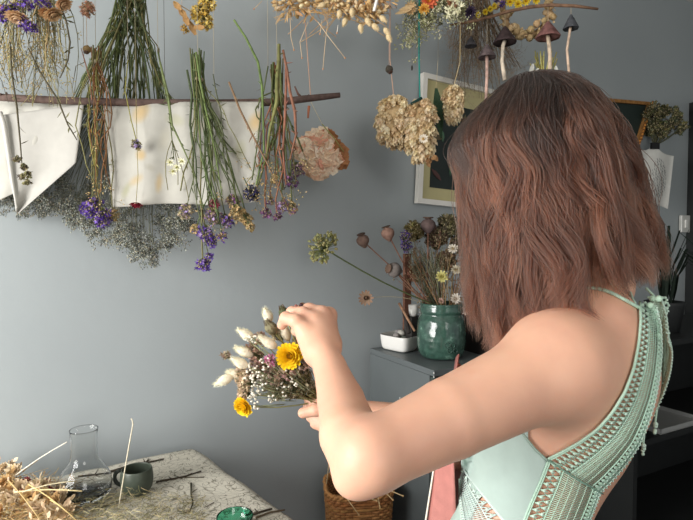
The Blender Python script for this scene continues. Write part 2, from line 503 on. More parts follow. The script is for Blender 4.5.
# ------------------------------------------------------------------ dark sideboard at the far right
SBZ = 1.05
f0 = np.array([1.02, 1.72, 0.0])
sb = thing('sideboard', f0 + ex * 0.5 + ey * 0, 'black open sideboard in the shadow behind her back', 'sideboard')
def sbox(mb, s0, s1, n0, n1, z0, z1, col):
    c = f0 + ex * (s0 + s1) / 2 - ey * (n0 + n1) / 2 + UP * (z0 + z1) / 2
    mb.box(c, ex * (s1 - s0) / 2, ey * (n1 - n0) / 2, UP * (z1 - z0) / 2, col)
DK = (26, 28, 28)
for nm, a in (('side_panel', (-0.1, -0.08, 0, 0.32, 0, SBZ)), ('side_panel', (1.1, 1.12, 0, 0.32, 0, SBZ)), ('top_panel', (-0.1, 1.12, -0.01, 0.33, SBZ, SBZ + 0.02)),
              ('back_panel', (-0.1, 1.1, 0.31, 0.32, 0, SBZ)), ('shelf', (-0.08, 1.1, 0.01, 0.31, 0.72, 0.74)), ('shelf', (-0.08, 1.1, 0.01, 0.31, 0.38, 0.40)), ('base_panel', (-0.08, 1.1, 0.01, 0.31, 0.04, 0.06))):
    mb = MB(); sbox(mb, *a, DK); mb.build(nm, M['dark'], sb, False)

# ------------------------------------------------------------------ work table with printed cloth
TZ = 0.82
t0 = on_z(195, 450, TZ); t1 = on_z(285, 515, TZ); t2 = on_z(105, 468, TZ)
er = unit(t1 - t0); el = unit(t2 - t0)
TW, TL = 0.56, 0.95                                        # along er, along el
tab = thing('work_table', t0 * np.array([1, 1, 0]), 'wooden work table pushed to the wall under the dried flowers', 'table')
def tpt(a, b, z): return np.array([t0[0], t0[1], 0]) + er * a + el * b + UP * z
mb = MB(); c = tpt(TW / 2 - 0.0, TL / 2, TZ - 0.018)
mb.box(c, er * (TW / 2 - 0.012), el * (TL / 2 - 0.012), UP * 0.0155, (150, 120, 88)); mb.build('tabletop', M['wood'], tab, False)
for (a, b) in ((0.06, 0.06), (TW - 0.06, 0.06), (0.06, TL - 0.06), (TW - 0.06, TL - 0.06)):
    mb = MB(); c = tpt(a, b, (TZ - 0.034) / 2); mb.box(c, er * 0.022, el * 0.022, UP * (TZ - 0.034) / 2, (140, 110, 80)); mod_bevel(mb.build('leg', M['wood'], tab, False), 0.004)
def cloth_pt(a, b):
    # a along er, b along el in metres from the far corner; past the edge the cloth hangs down
    da = max(0, -a) + max(0, a - TW); db = max(0, -b) + max(0, b - TL)
    aa = min(max(a, 0), TW); bb = min(max(b, 0), TL)
    drop = math.hypot(da, db)
    fold = 0.012 * math.sin(aa * 24 + bb * 19) * min(1, drop / 0.08)
    p = tpt(aa + (fold + 0.006) * (1 if a > TW else -1 if a < 0 else 0), bb + (fold + 0.006) * (1 if b > TL else -1 if b < 0 else 0), TZ + 0.0015 - drop)
    p = p + UP * (0.0016 * math.sin(a * 31 + 2 * math.sin(b * 17)) + 0.0016)
    return p
mb = MB()
NA, NB = 90, 80
mb.grid(lambda i, j: cloth_pt(-0.13 + i * (TW + 0.26), -0.13 + j * (TL + 0.26)), NA, NB, (200, 192, 172))
cl = mb.build('tablecloth', tablecloth_mat(), None, True, origin=t0)
mod_solid(cl, 0.0012)
tag(cl, 'off-white table cloth with a fine line print of leaves', 'tablecloth')

# ------------------------------------------------------------------ the woman
F3 = np.array([-0.80, 0.60, 0]); L3 = np.array([-0.60, -0.80, 0])    # the way she faces, her left
PR = []      # body primitives: (kind, ..., k, tagname)
def cap(a, b, ra, rb, k=0.02, g='torso'): PR.append(('cap', np.asarray(a, float), np.asarray(b, float), ra, rb, k, g))
def ell(c, rad, k=0.02, R=None, g='torso'):
    R = np.stack([F3, L3, UP]) if R is None else R
    PR.append(('ell', np.asarray(c, float), np.asarray(rad, float), R, k, g))
SL = P(556, 367, 0.655)
N0 = P(582, 312, 0.775)
SRt = N0 + (N0 - SL) * np.array([1, 1, 0.6]) * 0.95
EL = P(371, 456, 0.540)
WL = P(323, 352, 0.745)
Cc = P(562, 408, 0.800)
Wc = P(517, 535, 0.800)
HPc = P(500, 640, 0.800)
HC = P(537, 168, 0.768)
tilt = math.radians(24)
FH = F3 * math.cos(tilt) - UP * math.sin(tilt); UH = F3 * math.sin(tilt) + UP * math.cos(tilt)
RH = np.stack([FH, L3, UH])
upT = unit(Cc - Wc); fT = unit(F3 - upT * np.dot(F3, upT)); lT = np.cross(upT, fT)
RT = np.stack([fT, lT, upT])
# torso
ell(Cc, (0.108, 0.142, 0.17), 0.05, RT)
ell(Wc, (0.088, 0.118, 0.13), 0.06, RT)
ell(HPc + UP * 0.02, (0.112, 0.165, 0.14), 0.07)
ell(Cc + UP * 0.075 - fT * 0.012, (0.088, 0.155, 0.10), 0.05, RT)                 # shoulder girdle
for s, S in ((1, SL), (-1, SRt)):
    cap(N0 - UP * 0.03, S - L3 * 0.03 * s + UP * 0.005, 0.050, 0.046, 0.05)        # trapezius to shoulder
    ell(Cc + fT * 0.085 + lT * 0.068 * s - upT * 0.03, (0.062, 0.060, 0.062), 0.03, RT)   # breast
    ell(Cc - fT * 0.052 + lT * 0.075 * s + upT * 0.055, (0.05, 0.062, 0.085), 0.04, RT)   # shoulder blade
ell(P(596, 350, .715), (.054, .050, .09), 0.05)
ell(P(590, 395, .715), (.05, .045, .07), 0.05)
cap(SL + UP * .0, Cc - fT * .035 + lT * .085 + upT * .05, 0.042, 0.056, 0.05)
cap(N0 - UP * 0.02 + F3 * 0.0, HC - UP * 0.06 - FH * 0.03, 0.052, 0.047, 0.03, 'head')
# head
ell(HC, (0.094, 0.073, 0.088), 0.02, RH, 'head')
ell(HC - UH * 0.045 + FH * 0.03, (0.062, 0.058, 0.075), 0.03, RH, 'head')
cap(HC - UH * 0.105 + FH * 0.065, HC - UH * 0.098 + FH * 0.045, 0.020, 0.03, 0.025, 'head')          # chin
cap(HC + UH * 0.0 + FH * 0.088, HC - UH * 0.034 + FH * 0.107, 0.007, 0.011, 0.012, 'head')          # nose
for s in (1, -1):
    ell(HC - UH * 0.018 - FH * 0.0 + L3 * s * 0.074, (0.018, 0.006, 0.03), 0.006, RH, 'head')        # ear
    ell(HC + UH * 0.016 + FH * 0.082 + L3 * s * 0.03, (0.012, 0.022, 0.007), 0.012, RH, 'head')      # brow
    ell(HC - UH * 0.03 + FH * 0.066 + L3 * s * 0.036, (0.02, 0.02, 0.018), 0.02, RH, 'head')         # cheek
    ell(HC - UH * 0.036 + FH * 0.1 + L3 * s * 0.01, (0.007, 0.006, 0.006), 0.006, RH, 'head')        # nostril wing
ell(HC - UH * 0.063 + FH * 0.089, (0.010, 0.022, 0.005), 0.006, RH, 'head')
ell(HC - UH * 0.073 + FH * 0.087, (0.010, 0.019, 0.006), 0.006, RH, 'head')
# left arm
MA = P(450, 418, 0.585)
cap(SL, MA, 0.0560, 0.0440, 0.045, 'arm'); cap(MA, EL, 0.0440, 0.0360, 0.004, 'arm')
cap(EL, P(357, 476, 0.537), 0.031, 0.0195, 0.02, 'arm')                                               # point of the elbow
cap(P(348, 437, 0.585), P(354, 475, 0.54), 0.0295, 0.0205, 0.012, 'arm')
cap(EL, P(350, 434, 0.60), 0.0350, 0.0345, 0.010, 'arm')
cap(P(350, 434, 0.60), P(341, 401, 0.665), 0.0345, 0.0298, 0.004, 'arm')
cap(P(341, 401, 0.665), P(330, 368, 0.72), 0.0298, 0.0228, 0.004, 'arm')
cap(P(330, 368, 0.72), WL, 0.0228, 0.0212, 0.004, 'arm')
# left hand: palm from metacarpals, then five fingers
def finger(pts, rs, k=0.0035, kb=0.008, g='hand'):
    for i in range(len(pts) - 1):
        cap(pts[i], pts[i + 1], rs[i], rs[i + 1], kb if i == 0 else k, g)
mc = {'pinky': P(306, 332, 0.768), 'ring': P(314, 321, 0.785), 'middle': P(322, 314, 0.802), 'index': P(329, 315, 0.822)}
for nm, w in (('pinky', P(317, 352, 0.752)), ('ring', P(322, 350, 0.752)), ('middle', P(326, 349, 0.757)), ('index', P(329, 348, 0.765))):
    cap(w, mc[nm], 0.0165, 0.0118, 0.014, 'hand')
cap(P(322, 346, 0.765), P(316, 328, 0.80), 0.019, 0.016, 0.015, 'hand')                               # palm pad
cap(P(318, 352, 0.75), P(307, 338, 0.772), 0.0175, 0.013, 0.015, 'hand')                              # heel of the palm
finger([mc['pinky'], P(296, 321, 0.772), P(286, 318, 0.782), P(282, 325, 0.792)], (0.0112, 0.0102, 0.0095, 0.0078))
finger([mc['ring'], P(303, 313, 0.792), P(292, 312, 0.806), P(287, 319, 0.816)], (0.0112, 0.0098, 0.0088, 0.0074))
finger([mc['middle'], P(309, 309, 0.815), P(297, 311, 0.832), P(290, 320, 0.838)], (0.0112, 0.0096, 0.0086, 0.0074))
finger([mc['index'], P(315, 312, 0.838), P(302, 315, 0.852), P(293, 323, 0.852)], (0.0112, 0.0096, 0.0085, 0.0072))
finger([P(332, 345, 0.78), P(324, 336, 0.815), P(309, 334, 0.842), P(296, 331, 0.85)], (0.015, 0.0125, 0.0105, 0.0085))
# right arm
ER = P(462, 446, 0.86); WR = P(352, 413, 0.868)
cap(SRt, ER, 0.052, 0.037, 0.03, 'arm'); cap(ER, P(410, 425, 0.865), 0.036, 0.034, 0.006, 'arm'); cap(P(410, 425, 0.865), WR, 0.034, 0.022, 0.004, 'arm')
for (a, b) in ((P(349, 408, 0.862), P(333, 403, 0.868)), (P(349, 411, 0.866), P(332, 410, 0.874)), (P(349, 415, 0.868), P(332, 416, 0.878)), (P(349, 419, 0.868), P(333, 422, 0.880))):
    cap(a, b, 0.0155, 0.0115, 0.012, 'hand')
finger([P(347, 408, 0.848), P(331, 409, 0.838), P(316, 410, 0.838), P(303, 413, 0.842)], (0.0145, 0.0118, 0.0102, 0.0088))     # thumb
finger([P(333, 403, 0.868), P(317, 404, 0.886), P(309, 399, 0.895), P(313, 394, 0.898)], (0.0115, 0.0095, 0.0085, 0.0072))
finger([P(332, 410, 0.874), P(317, 413, 0.892), P(308, 407, 0.902), P(312, 400, 0.905)], (0.0115, 0.0095, 0.0085, 0.0072))
finger([P(332, 416, 0.878), P(320, 421, 0.888), P(311, 417, 0.898), P(313, 408, 0.905)], (0.0115, 0.0095, 0.0085, 0.0072))
finger([P(333, 422, 0.880), P(323, 427, 0.884), P(315, 424, 0.888), P(314, 417, 0.893)], (0.0105, 0.0085, 0.0078, 0.0066))
# legs and feet
for s in (1, -1):
    h = HPc + L3 * 0.085 * s - UP * 0.06
    kn = np.array([HPc[0], HPc[1], 0.47]) + L3 * 0.09 * s + F3 * 0.02
    an = np.array([HPc[0], HPc[1], 0.085]) + L3 * 0.09 * s - F3 * 0.02
    cap(h, kn, 0.085, 0.055, 0.04, 'leg'); cap(kn, (kn + an) / 2 + UP * 0.06 - F3 * 0.015, 0.053, 0.05, 0.03, 'leg'); cap((kn + an) / 2 + UP * 0.06 - F3 * 0.015, an, 0.05, 0.034, 0.02, 'leg')
    cap(an - UP * 0.045 - F3 * 0.02, an + F3 * 0.13 - UP * 0.058, 0.034, 0.024, 0.02, 'leg')

def prim_d(pr, X):
    if pr[0] == 'cap':
        a, b, ra, rb = pr[1:5]
        ba = b - a; L2 = float(np.dot(ba, ba)); pa = X - a
        h = np.clip((pa @ ba) / L2, 0, 1)
        return np.linalg.norm(pa - h[..., None] * ba, axis=-1) - (ra + (rb - ra) * h)
    c, rad, R = pr[1:4]
    q = (X - c) @ R.T
    k0 = np.linalg.norm(q / rad, axis=-1); k1 = np.linalg.norm(q / (rad * rad), axis=-1)
    return k0 * (k0 - 1.0) / np.maximum(k1, 1e-9)
def smin(a, b, k):
    h = np.maximum(k - np.abs(a - b), 0) / k
    return np.minimum(a, b) - h * h * k * 0.25
def field(X, prims, grow=0.0):
    d = np.full(X.shape[:-1], 1.0)
    for pr in prims:
        d = smin(d, prim_d(pr, X), pr[-2])
    return d - grow
def prim_box(pr):
    if pr[0] == 'cap':
        r = max(pr[3], pr[4]); return np.minimum(pr[1], pr[2]) - r, np.maximum(pr[1], pr[2]) + r
    r = max(pr[2]); return pr[1] - r, pr[1] + r
def nonuni(lo, hi, zones, coarse):
    """axis samples from lo to hi; inside a zone (a, b, step) the step is finer"""
    out = [lo]
    while out[-1] < hi:
        x = out[-1]; st = coarse
        for a, b, s in zones:
            if a <= x <= b: st = min(st, s)
        out.append(x + st)
    return np.array(out)
def surface_nets(F, xs, ys, zs):
    S = F < 0
    nx, ny, nz = F.shape
    c = [S[i:nx - 1 + i, j:ny - 1 + j, k:nz - 1 + k] for i in (0, 1) for j in (0, 1) for k in (0, 1)]
    anyc = c[0].copy(); allc = c[0].copy()
    for q in c[1:]: anyc |= q; allc &= q
    act = anyc & ~allc
    I = np.argwhere(act)
    idx = np.full(act.shape, -1, np.int64); idx[act] = np.arange(len(I))
    acc = np.zeros((len(I), 3)); cnt = np.zeros(len(I))
    ax = [xs, ys, zs]
    for d in range(3):
        o = [q for q in range(3) if q != d]
        for u in (0, 1):
            for v in (0, 1):
                a = I.copy(); a[:, o[0]] += u; a[:, o[1]] += v
                b = a.copy(); b[:, d] += 1
                fa = F[a[:, 0], a[:, 1], a[:, 2]].astype(float); fb = F[b[:, 0], b[:, 1], b[:, 2]].astype(float)
                m = (fa < 0) != (fb < 0)
                t = np.where(m, fa / np.where(m, fa - fb, 1), 0)
                pa = np.stack([ax[q][a[:, q]] for q in range(3)], 1)
                pb = np.stack([ax[q][b[:, q]] for q in range(3)], 1)
                acc += np.where(m[:, None], pa + (pb - pa) * t[:, None], 0); cnt += m
    V = acc / cnt[:, None]
    faces = []
    for d in range(3):
        o = [q for q in range(3) if q != d]
        sl = [slice(1, -1)] * 3; sl[d] = slice(0, -1)
        a = S[tuple(sl)]; sl2 = list(sl); sl2[d] = slice(1, None)
        b = S[tuple(sl2)]
        E = np.argwhere(a != b)
        ins = a[E[:, 0], E[:, 1], E[:, 2]]
        base = E.copy(); base[:, o[0]] += 1; base[:, o[1]] += 1
        def ci(du, dv):
            q = base.copy(); q[:, o[0]] += du; q[:, o[1]] += dv
            return idx[q[:, 0], q[:, 1], q[:, 2]]
        q = np.stack([ci(-1, -1), ci(0, -1), ci(0, 0), ci(-1, 0)], 1)
        flip = ins if d != 1 else ~ins
        q[~flip] = q[~flip][:, ::-1]
        faces.append(q)
    return V, np.concatenate(faces)
def make_surface(prims, zones, coarse, name, mat, parent, grow=0.0, zcut=None):
    lo = np.min([prim_box(p)[0] for p in prims], 0) - 0.03 - grow; hi = np.max([prim_box(p)[1] for p in prims], 0) + 0.03 + grow
    ax = [nonuni(lo[d], hi[d], [(z[0][d], z[1][d], z[2]) for z in zones], coarse if d < 2 else coarse) for d in range(3)]
    F = np.full([len(a) for a in ax], 1.0, np.float32)
    for pr in prims:
        a, b = prim_box(pr); k = pr[-2]; mg = k + 0.016 + grow
        sl = tuple(slice(max(0, np.searchsorted(ax[d], a[d] - mg) - 1), np.searchsorted(ax[d], b[d] + mg) + 1) for d in range(3))
        X = np.stack(np.meshgrid(*[ax[d][sl[d]] for d in range(3)], indexing='ij'), -1)
        F[sl] = smin(F[sl], prim_d(pr, X).astype(np.float32), k)
    F -= grow
    if zcut is not None:
        F = np.maximum(F, (ax[2] - zcut)[None, None, :].astype(np.float32))
    V, Q = surface_nets(F, *ax)
    org = world_loc(parent)
    me = bpy.data.meshes.new(name)
    me.vertices.add(len(V)); me.vertices.foreach_set('co', (V - org).astype(np.float32).ravel())
    me.loops.add(len(Q) * 4); me.polygons.add(len(Q))
    me.loops.foreach_set('vertex_index', Q.astype(np.int32).ravel())
    me.polygons.foreach_set('loop_start', np.arange(0, len(Q) * 4, 4, dtype=np.int32))
    me.polygons.foreach_set('use_smooth', [True] * len(Q))
    me.update(calc_edges=True); me.validate()
    me.materials.append(mat)
    o = bpy.data.objects.new(name, me); COL.objects.link(o); o.parent = parent; _loc[o.name] = org
    sm = o.modifiers.new('smooth', 'SMOOTH'); sm.factor = 0.5; sm.iterations = 2
    return o
woman = thing('person', (HPc[0], HPc[1], 0.0), 'woman with long brown hair in a mint crochet top, arranging a dried bouquet', 'person')
zones = [((-0.12, 0.60, 1.28), (0.02, 0.95, 1.40), 0.0026)]
hands = (np.array([P(275, 0, 0.85)[0], 0.72, P(0, 352, 0.76)[2]]), np.array([P(345, 0, 0.75)[0], 0.92, P(0, 300, 0.84)[2]]), 0.0026)
hands2 = (np.array([P(298, 0, 0.85)[0], 0.82, P(0, 432, 0.87)[2]]), np.array([P(350, 0, 0.85)[0], 0.93, P(0, 392, 0.87)[2]]), 0.0026)
bodyz = ((-2, -2, 1.0), (2, 2, 2.0), 0.0045)
body = make_surface(PR, [hands, hands2, (np.array([-9, -9, 1.02]), np.array([9, 9, 1.75]), 0.0048)], 0.0075, 'body', skin_mat(), woman)
TORSO = [p for p in PR if p[-1] == 'torso']

# clothing below the frame: dark trousers and shoes
TR = []
sv = PR; PR = TR
ell(HPc + UP * 0.02, (0.112, 0.165, 0.13), 0.07, None, 'leg')
PR = sv
legs = TR + [p for p in sv if p[-1] == 'leg' and not (p[1][2] < 0.06 and p[2][2] < 0.06)]
o = make_surface(legs, [], 0.010, 'trousers', M['dark'], woman, 0.010)
ca = o.data.color_attributes.new('Col', 'FLOAT_COLOR', 'POINT')
ca.data.foreach_set('color', np.tile(np.array([*lin((52, 56, 66)), 1.0], np.float32), len(o.data.vertices)))
for s in (1, -1):
    an = np.array([HPc[0], HPc[1], 0.085]) + L3 * 0.09 * s - F3 * 0.02
    sh = [('cap', an - UP * 0.04 - F3 * 0.02, an + F3 * 0.13 - UP * 0.05, 0.040, 0.031, 0.02, 'x'), ('cap', an - UP * 0.02 - F3 * 0.012, an - UP * 0.04, 0.042, 0.042, 0.02, 'x')]
    o = make_surface(sh, [], 0.007, 'shoe', M['dark'], woman, 0.004)
    ca = o.data.color_attributes.new('Col', 'FLOAT_COLOR', 'POINT')
    ca.data.foreach_set('color', np.tile(np.array([*lin((235, 232, 225)), 1.0], np.float32), len(o.data.vertices)))
# face details
for s in (1, -1):
    mb = MB(); c = HC - UH * 0.002 + FH * 0.079 + L3 * s * 0.031
    mb.blob(c, (0.012, 0.012, 0.012), (235, 230, 225), FH, 'ico3')
    e = mb.build('eye', M['ceramic'], woman)
    mb = MB(); mb.blob(c + FH * 0.0075 - UH * 0.001, (0.0058, 0.0058, 0.0058), (70, 48, 34), FH, 'ico2'); mb.build('iris', M['ceramic'], e)
    mb = MB(); q = [HC + UH * (0.022 + 0.004 * math.sin(k * 3.14)) + FH * (0.094 - 0.012 * k) + L3 * s * (0.014 + 0.03 * k) for k in np.linspace(0, 1, 5)]
    mb.tube(q, [0.0022, 0.0028, 0.0026, 0.002, 0.001], (70, 46, 34), 6); mb.build('eyebrow', M['plant'], woman)
mb = MB(); mb.blob(HC - UH * 0.068 + FH * 0.0955, (0.006, 0.020, 0.0065), (176, 92, 84), None, 'ico2')
V = mb.v[0] - (HC - UH * 0.068 + FH * 0.0955); mb.v[0] = (HC - UH * 0.068 + FH * 0.0955) + V[:, :1] * FH + V[:, 1:2] * L3 + V[:, 2:3] * UH
mb.build('lips', M['leather'], woman)

# ---- hair: an under-volume and the strands over it
OUT = [(74, 532, 5), (78, 537, 20), (85, 540, 33), (99, 541, 50), (115, 537, 63), (132, 535, 75), (149, 535, 82), (163, 540, 83), (177, 546, 83), (200, 551, 87),
       (227, 556, 89), (260, 559, 91), (283, 559, 90), (330, 558, 78), (380, 550, 74)]
oy = [r[0] for r in OUT]; ox = [r[1] for r in OUT]; oa = [r[2] for r in OUT]
HD = 0.775
def shell(y, phi, k):
    cx = np.interp(y, oy, ox); a = np.interp(y, oy, oa)
    c = P(cx, y, HD)
    ax_ = a * HD / FPX
    b = min(ax_ * 1.0, 0.118) 
    return c + np.array([math.cos(phi) * ax_ * k, math.sin(phi) * b * k, 0])
FACE = math.radians(143)
def angdiff(a, b): return (a - b + math.pi) % (2 * math.pi) - math.pi
def tip_y(phi):
    d = math.degrees(phi) % 360
    return float(np.interp(d, [0, 60, 113, 150, 180, 205, 228, 245, 262, 280, 300, 330, 360], [270, 278, 300, 325, 332, 338, 335, 318, 290, 275, 270, 269, 269]))
mb = MB()
def under(i, j):
    phi = i * 2 * math.pi
    y = 78 + (tip_y(phi) - 22 - 78) * j
    k = 0.84
    if abs(angdiff(phi, FACE)) < math.radians(32) and y > 112: k = 0.60
    return shell(y, phi, k * (1 - 0.10 * max(0, j - 0.8) / 0.2) * (0.93 + 0.05 * math.sin(phi * 9 + 3 * math.sin(j * 5))))
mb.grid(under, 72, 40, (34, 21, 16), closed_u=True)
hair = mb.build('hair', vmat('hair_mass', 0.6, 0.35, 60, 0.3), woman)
NSEG = 26
pts = []; rads = []
locks = 300
for L in range(locks):
    phi0 = rnd(0, 2 * math.pi)
    if abs(angdiff(phi0, FACE)) < math.radians(20): continue
    kk = 1.03 - 0.24 * rnd(0, 1) ** 1.2; shade_ = rnd(0, 1) ** 1.5
    f1 = rnd(1.9, 3.3); p1 = rnd(0, 6.28); amp = rnd(0.006, 0.020); f2 = rnd(1.2, 2.2); p2 = rnd(0, 6.28)
    ty = tip_y(phi0) + rnd(-22, 10); curl = rnd(-.016, .022)
    drift = rnd(-0.25, 0.25)
    wl = rnd(0.009, 0.017); shade = rnd(0, 1)
    start = rnd(75, 79) if rnd(0, 1) < 0.75 else rnd(82, 130)
    for s in range(random.randint(75, 125)):
        r = math.sqrt(rnd(0, 1)) * wl; ra = rnd(0, 6.28)
        du, dv = r * math.cos(ra), r * math.sin(ra)
        dph = rnd(-0.14, 0.14); tyy = ty + rnd(-20, 8); ph_ = rnd(-0.35, 0.35)
        fz = rnd(0, 6.28); fa = rnd(0.0005, 0.0022) if rnd(0, 1) < 0.9 else rnd(0.003, 0.010)
        stray = rnd(0, 1) < 0.03
        line = []
        for q in range(NSEG):
            t = q / (NSEG - 1)
            tt = t ** 1.25 if start < 80 else t
            y = start + (tyy - start) * tt
            g = min(1, t * 2.2)
            phi = phi0 + dph * (1 - 0.75 * g) + drift * t * t
            kx = kk * (1.0 + (0.06 * t if stray else 0))
            p = shell(y, phi, kx)
            tang = np.array([-math.sin(phi), math.cos(phi), 0]); rad_ = np.array([math.cos(phi), math.sin(phi), 0])
            w = amp * g * (0.35 + 0.65 * t)
            a1 = w * math.sin(2 * math.pi * f1 * t + p1 + ph_ * t); a2 = w * 0.65 * math.cos(2 * math.pi * f2 * t + p2)
            sp = 1.0 - 0.55 * t ** 1.5
            p = p + rad_ * curl * t ** 5 + tang * (curl * .8 * t ** 6 + a1 + du * sp + fa * math.sin(9 * t + fz)) + rad_ * (a2 - abs(w) * 0.5 + dv * sp * 0.6 * g + fa * math.cos(11 * t + fz))
            # lie on the shoulders instead of passing through them
            line.append(p)
        pts.append(line); rads.append(shade_)
PTS = np.array(pts)
# push strands out of the neck and shoulders
flat = PTS.reshape(-1, 3)
BODYP = [p for p in sv if p[-1] in ('torso', 'arm') or p[-1] == 'head']
near = (flat[:, 2] < (P(0, 255, 0.7)[2])) & (flat[:, 0] > P(572, 0, 0.66)[0])
sub = flat[near]
for _ in range(3):
    d = field(sub, BODYP); e = 0.003
    g = np.stack([field(sub + np.eye(3)[i] * e, BODYP) - d for i in range(3)], 1)
    g /= np.maximum(np.linalg.norm(g, axis=1, keepdims=True), 1e-9)
    push = np.where(d > -0.014, np.maximum(0.004 - d, 0), 0)
    sub = sub + g * push[:, None]
flat[near] = sub
PTS = flat.reshape(PTS.shape)
hc = bpy.data.hair_curves.new('hair_strands')
hc.add_curves([NSEG] * len(PTS))
org = world_loc(woman)
hc.points.foreach_set('position', (PTS.reshape(-1, 3) - org).astype(np.float32).ravel())
rr = np.tile(np.concatenate([np.linspace(0.00036, 0.00036, NSEG - 6), np.linspace(0.00034, 0.00008, 6)]), len(PTS)).astype(np.float32)
hc.points.foreach_set('radius', rr)
la = hc.attributes.new('lock', 'FLOAT', 'CURVE'); la.data.foreach_set('value', np.array(rads, np.float32))
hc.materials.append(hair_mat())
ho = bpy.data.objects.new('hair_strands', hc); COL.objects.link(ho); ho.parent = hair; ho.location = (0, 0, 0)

# ---- the crochet top, laid on the torso
TB = [p for p in PR if p[-1] == 'torso']
def on_body(px, py, off=0.003):
    px = np.atleast_1d(np.asarray(px, float)); py = np.atleast_1d(np.asarray(py, float))
    R_ = np.stack([ray(a, b) for a, b in zip(px, py)])
    t = np.full(len(px), 0.45); best = np.full(len(px), 9.0); bt = t.copy()
    for _ in range(70):
        X = ORG + R_ * t[:, None]
        d = field(X, TB) - off
        m = d < best; best[m] = d[m]; bt[m] = t[m]
        t = np.minimum(t + np.maximum(d, 0.0003) * 0.8, 1.15)
        t = np.where(d < 0.0004, bt, t)
    X = ORG + R_ * bt[:, None]
    return X
def gnorm(X):
    e = 0.003; d = field(X, TB)
    g = np.stack([field(X + np.eye(3)[i] * e, TB) - d for i in range(3)], 1)
    return g / np.maximum(np.linalg.norm(g, axis=1, keepdims=True), 1e-9)
def crv(pts, n):
    pts = np.array(pts, float); s = np.concatenate([[0], np.cumsum(np.hypot(*np.diff(pts, axis=0).T))]); s /= s[-1]
    # Catmull-like smoothing through dense linear resample and averaging
    u = np.linspace(0, 1, 200); q = np.stack([np.interp(u, s, pts[:, k]) for k in (0, 1)], 1)
    for _ in range(14):
        q[1:-1] = (q[:-2] + 2 * q[1:-1] + q[2:]) / 4
    v = np.linspace(0, 1, n)
    return np.stack([np.interp(v, u, q[:, k]) for k in (0, 1)], 1)
MINT = (182, 212, 192); MINT2 = (196, 220, 204)
top = None
# solid cup and side panel: between its left edge and its right edge, running up under the arm
def sheet(left, right, nu, nv, name, col, off=0.0035, parent=None, th=0.0016):
    a, b = crv(left, nv), crv(right, nv)
    G = np.array([[a[j] * (1 - i / (nu - 1)) + b[j] * (i / (nu - 1)) for j in range(nv)] for i in range(nu)])
    X = on_body(G[..., 0].ravel(), G[..., 1].ravel(), off)
    mb = MB(); F = [(i * nv + j, (i + 1) * nv + j, (i + 1) * nv + j + 1, i * nv + j + 1) for i in range(nu - 1) for j in range(nv - 1)]
    mb.add(X, F, col)
    o = mb.build(name, M['cloth'], parent, True); mod_solid(o, th)
    return o
cup = sheet([(470, 418), (462, 445), (461, 470), (482, 496), (503, 520), (522, 545)], [(528, 425), (528, 442), (547, 461), (541, 478), (531, 500), (523, 522)], 30, 34, 'crochet_top', (188, 206, 198), parent=woman)
cup['label'] = 'mint cotton top with crochet lace wings'
mb = MB(); q = crv([(523, 434), (535, 449), (548, 461)], 10); X = on_body(q[:, 0], q[:, 1], 0.0048)
mb.tube(list(X), 0.0016, (150, 170, 158), 6); mb.build('shaded_cup_hem', M['lace'], cup)  # armhole hem; the shadow along that edge is put into its darker green
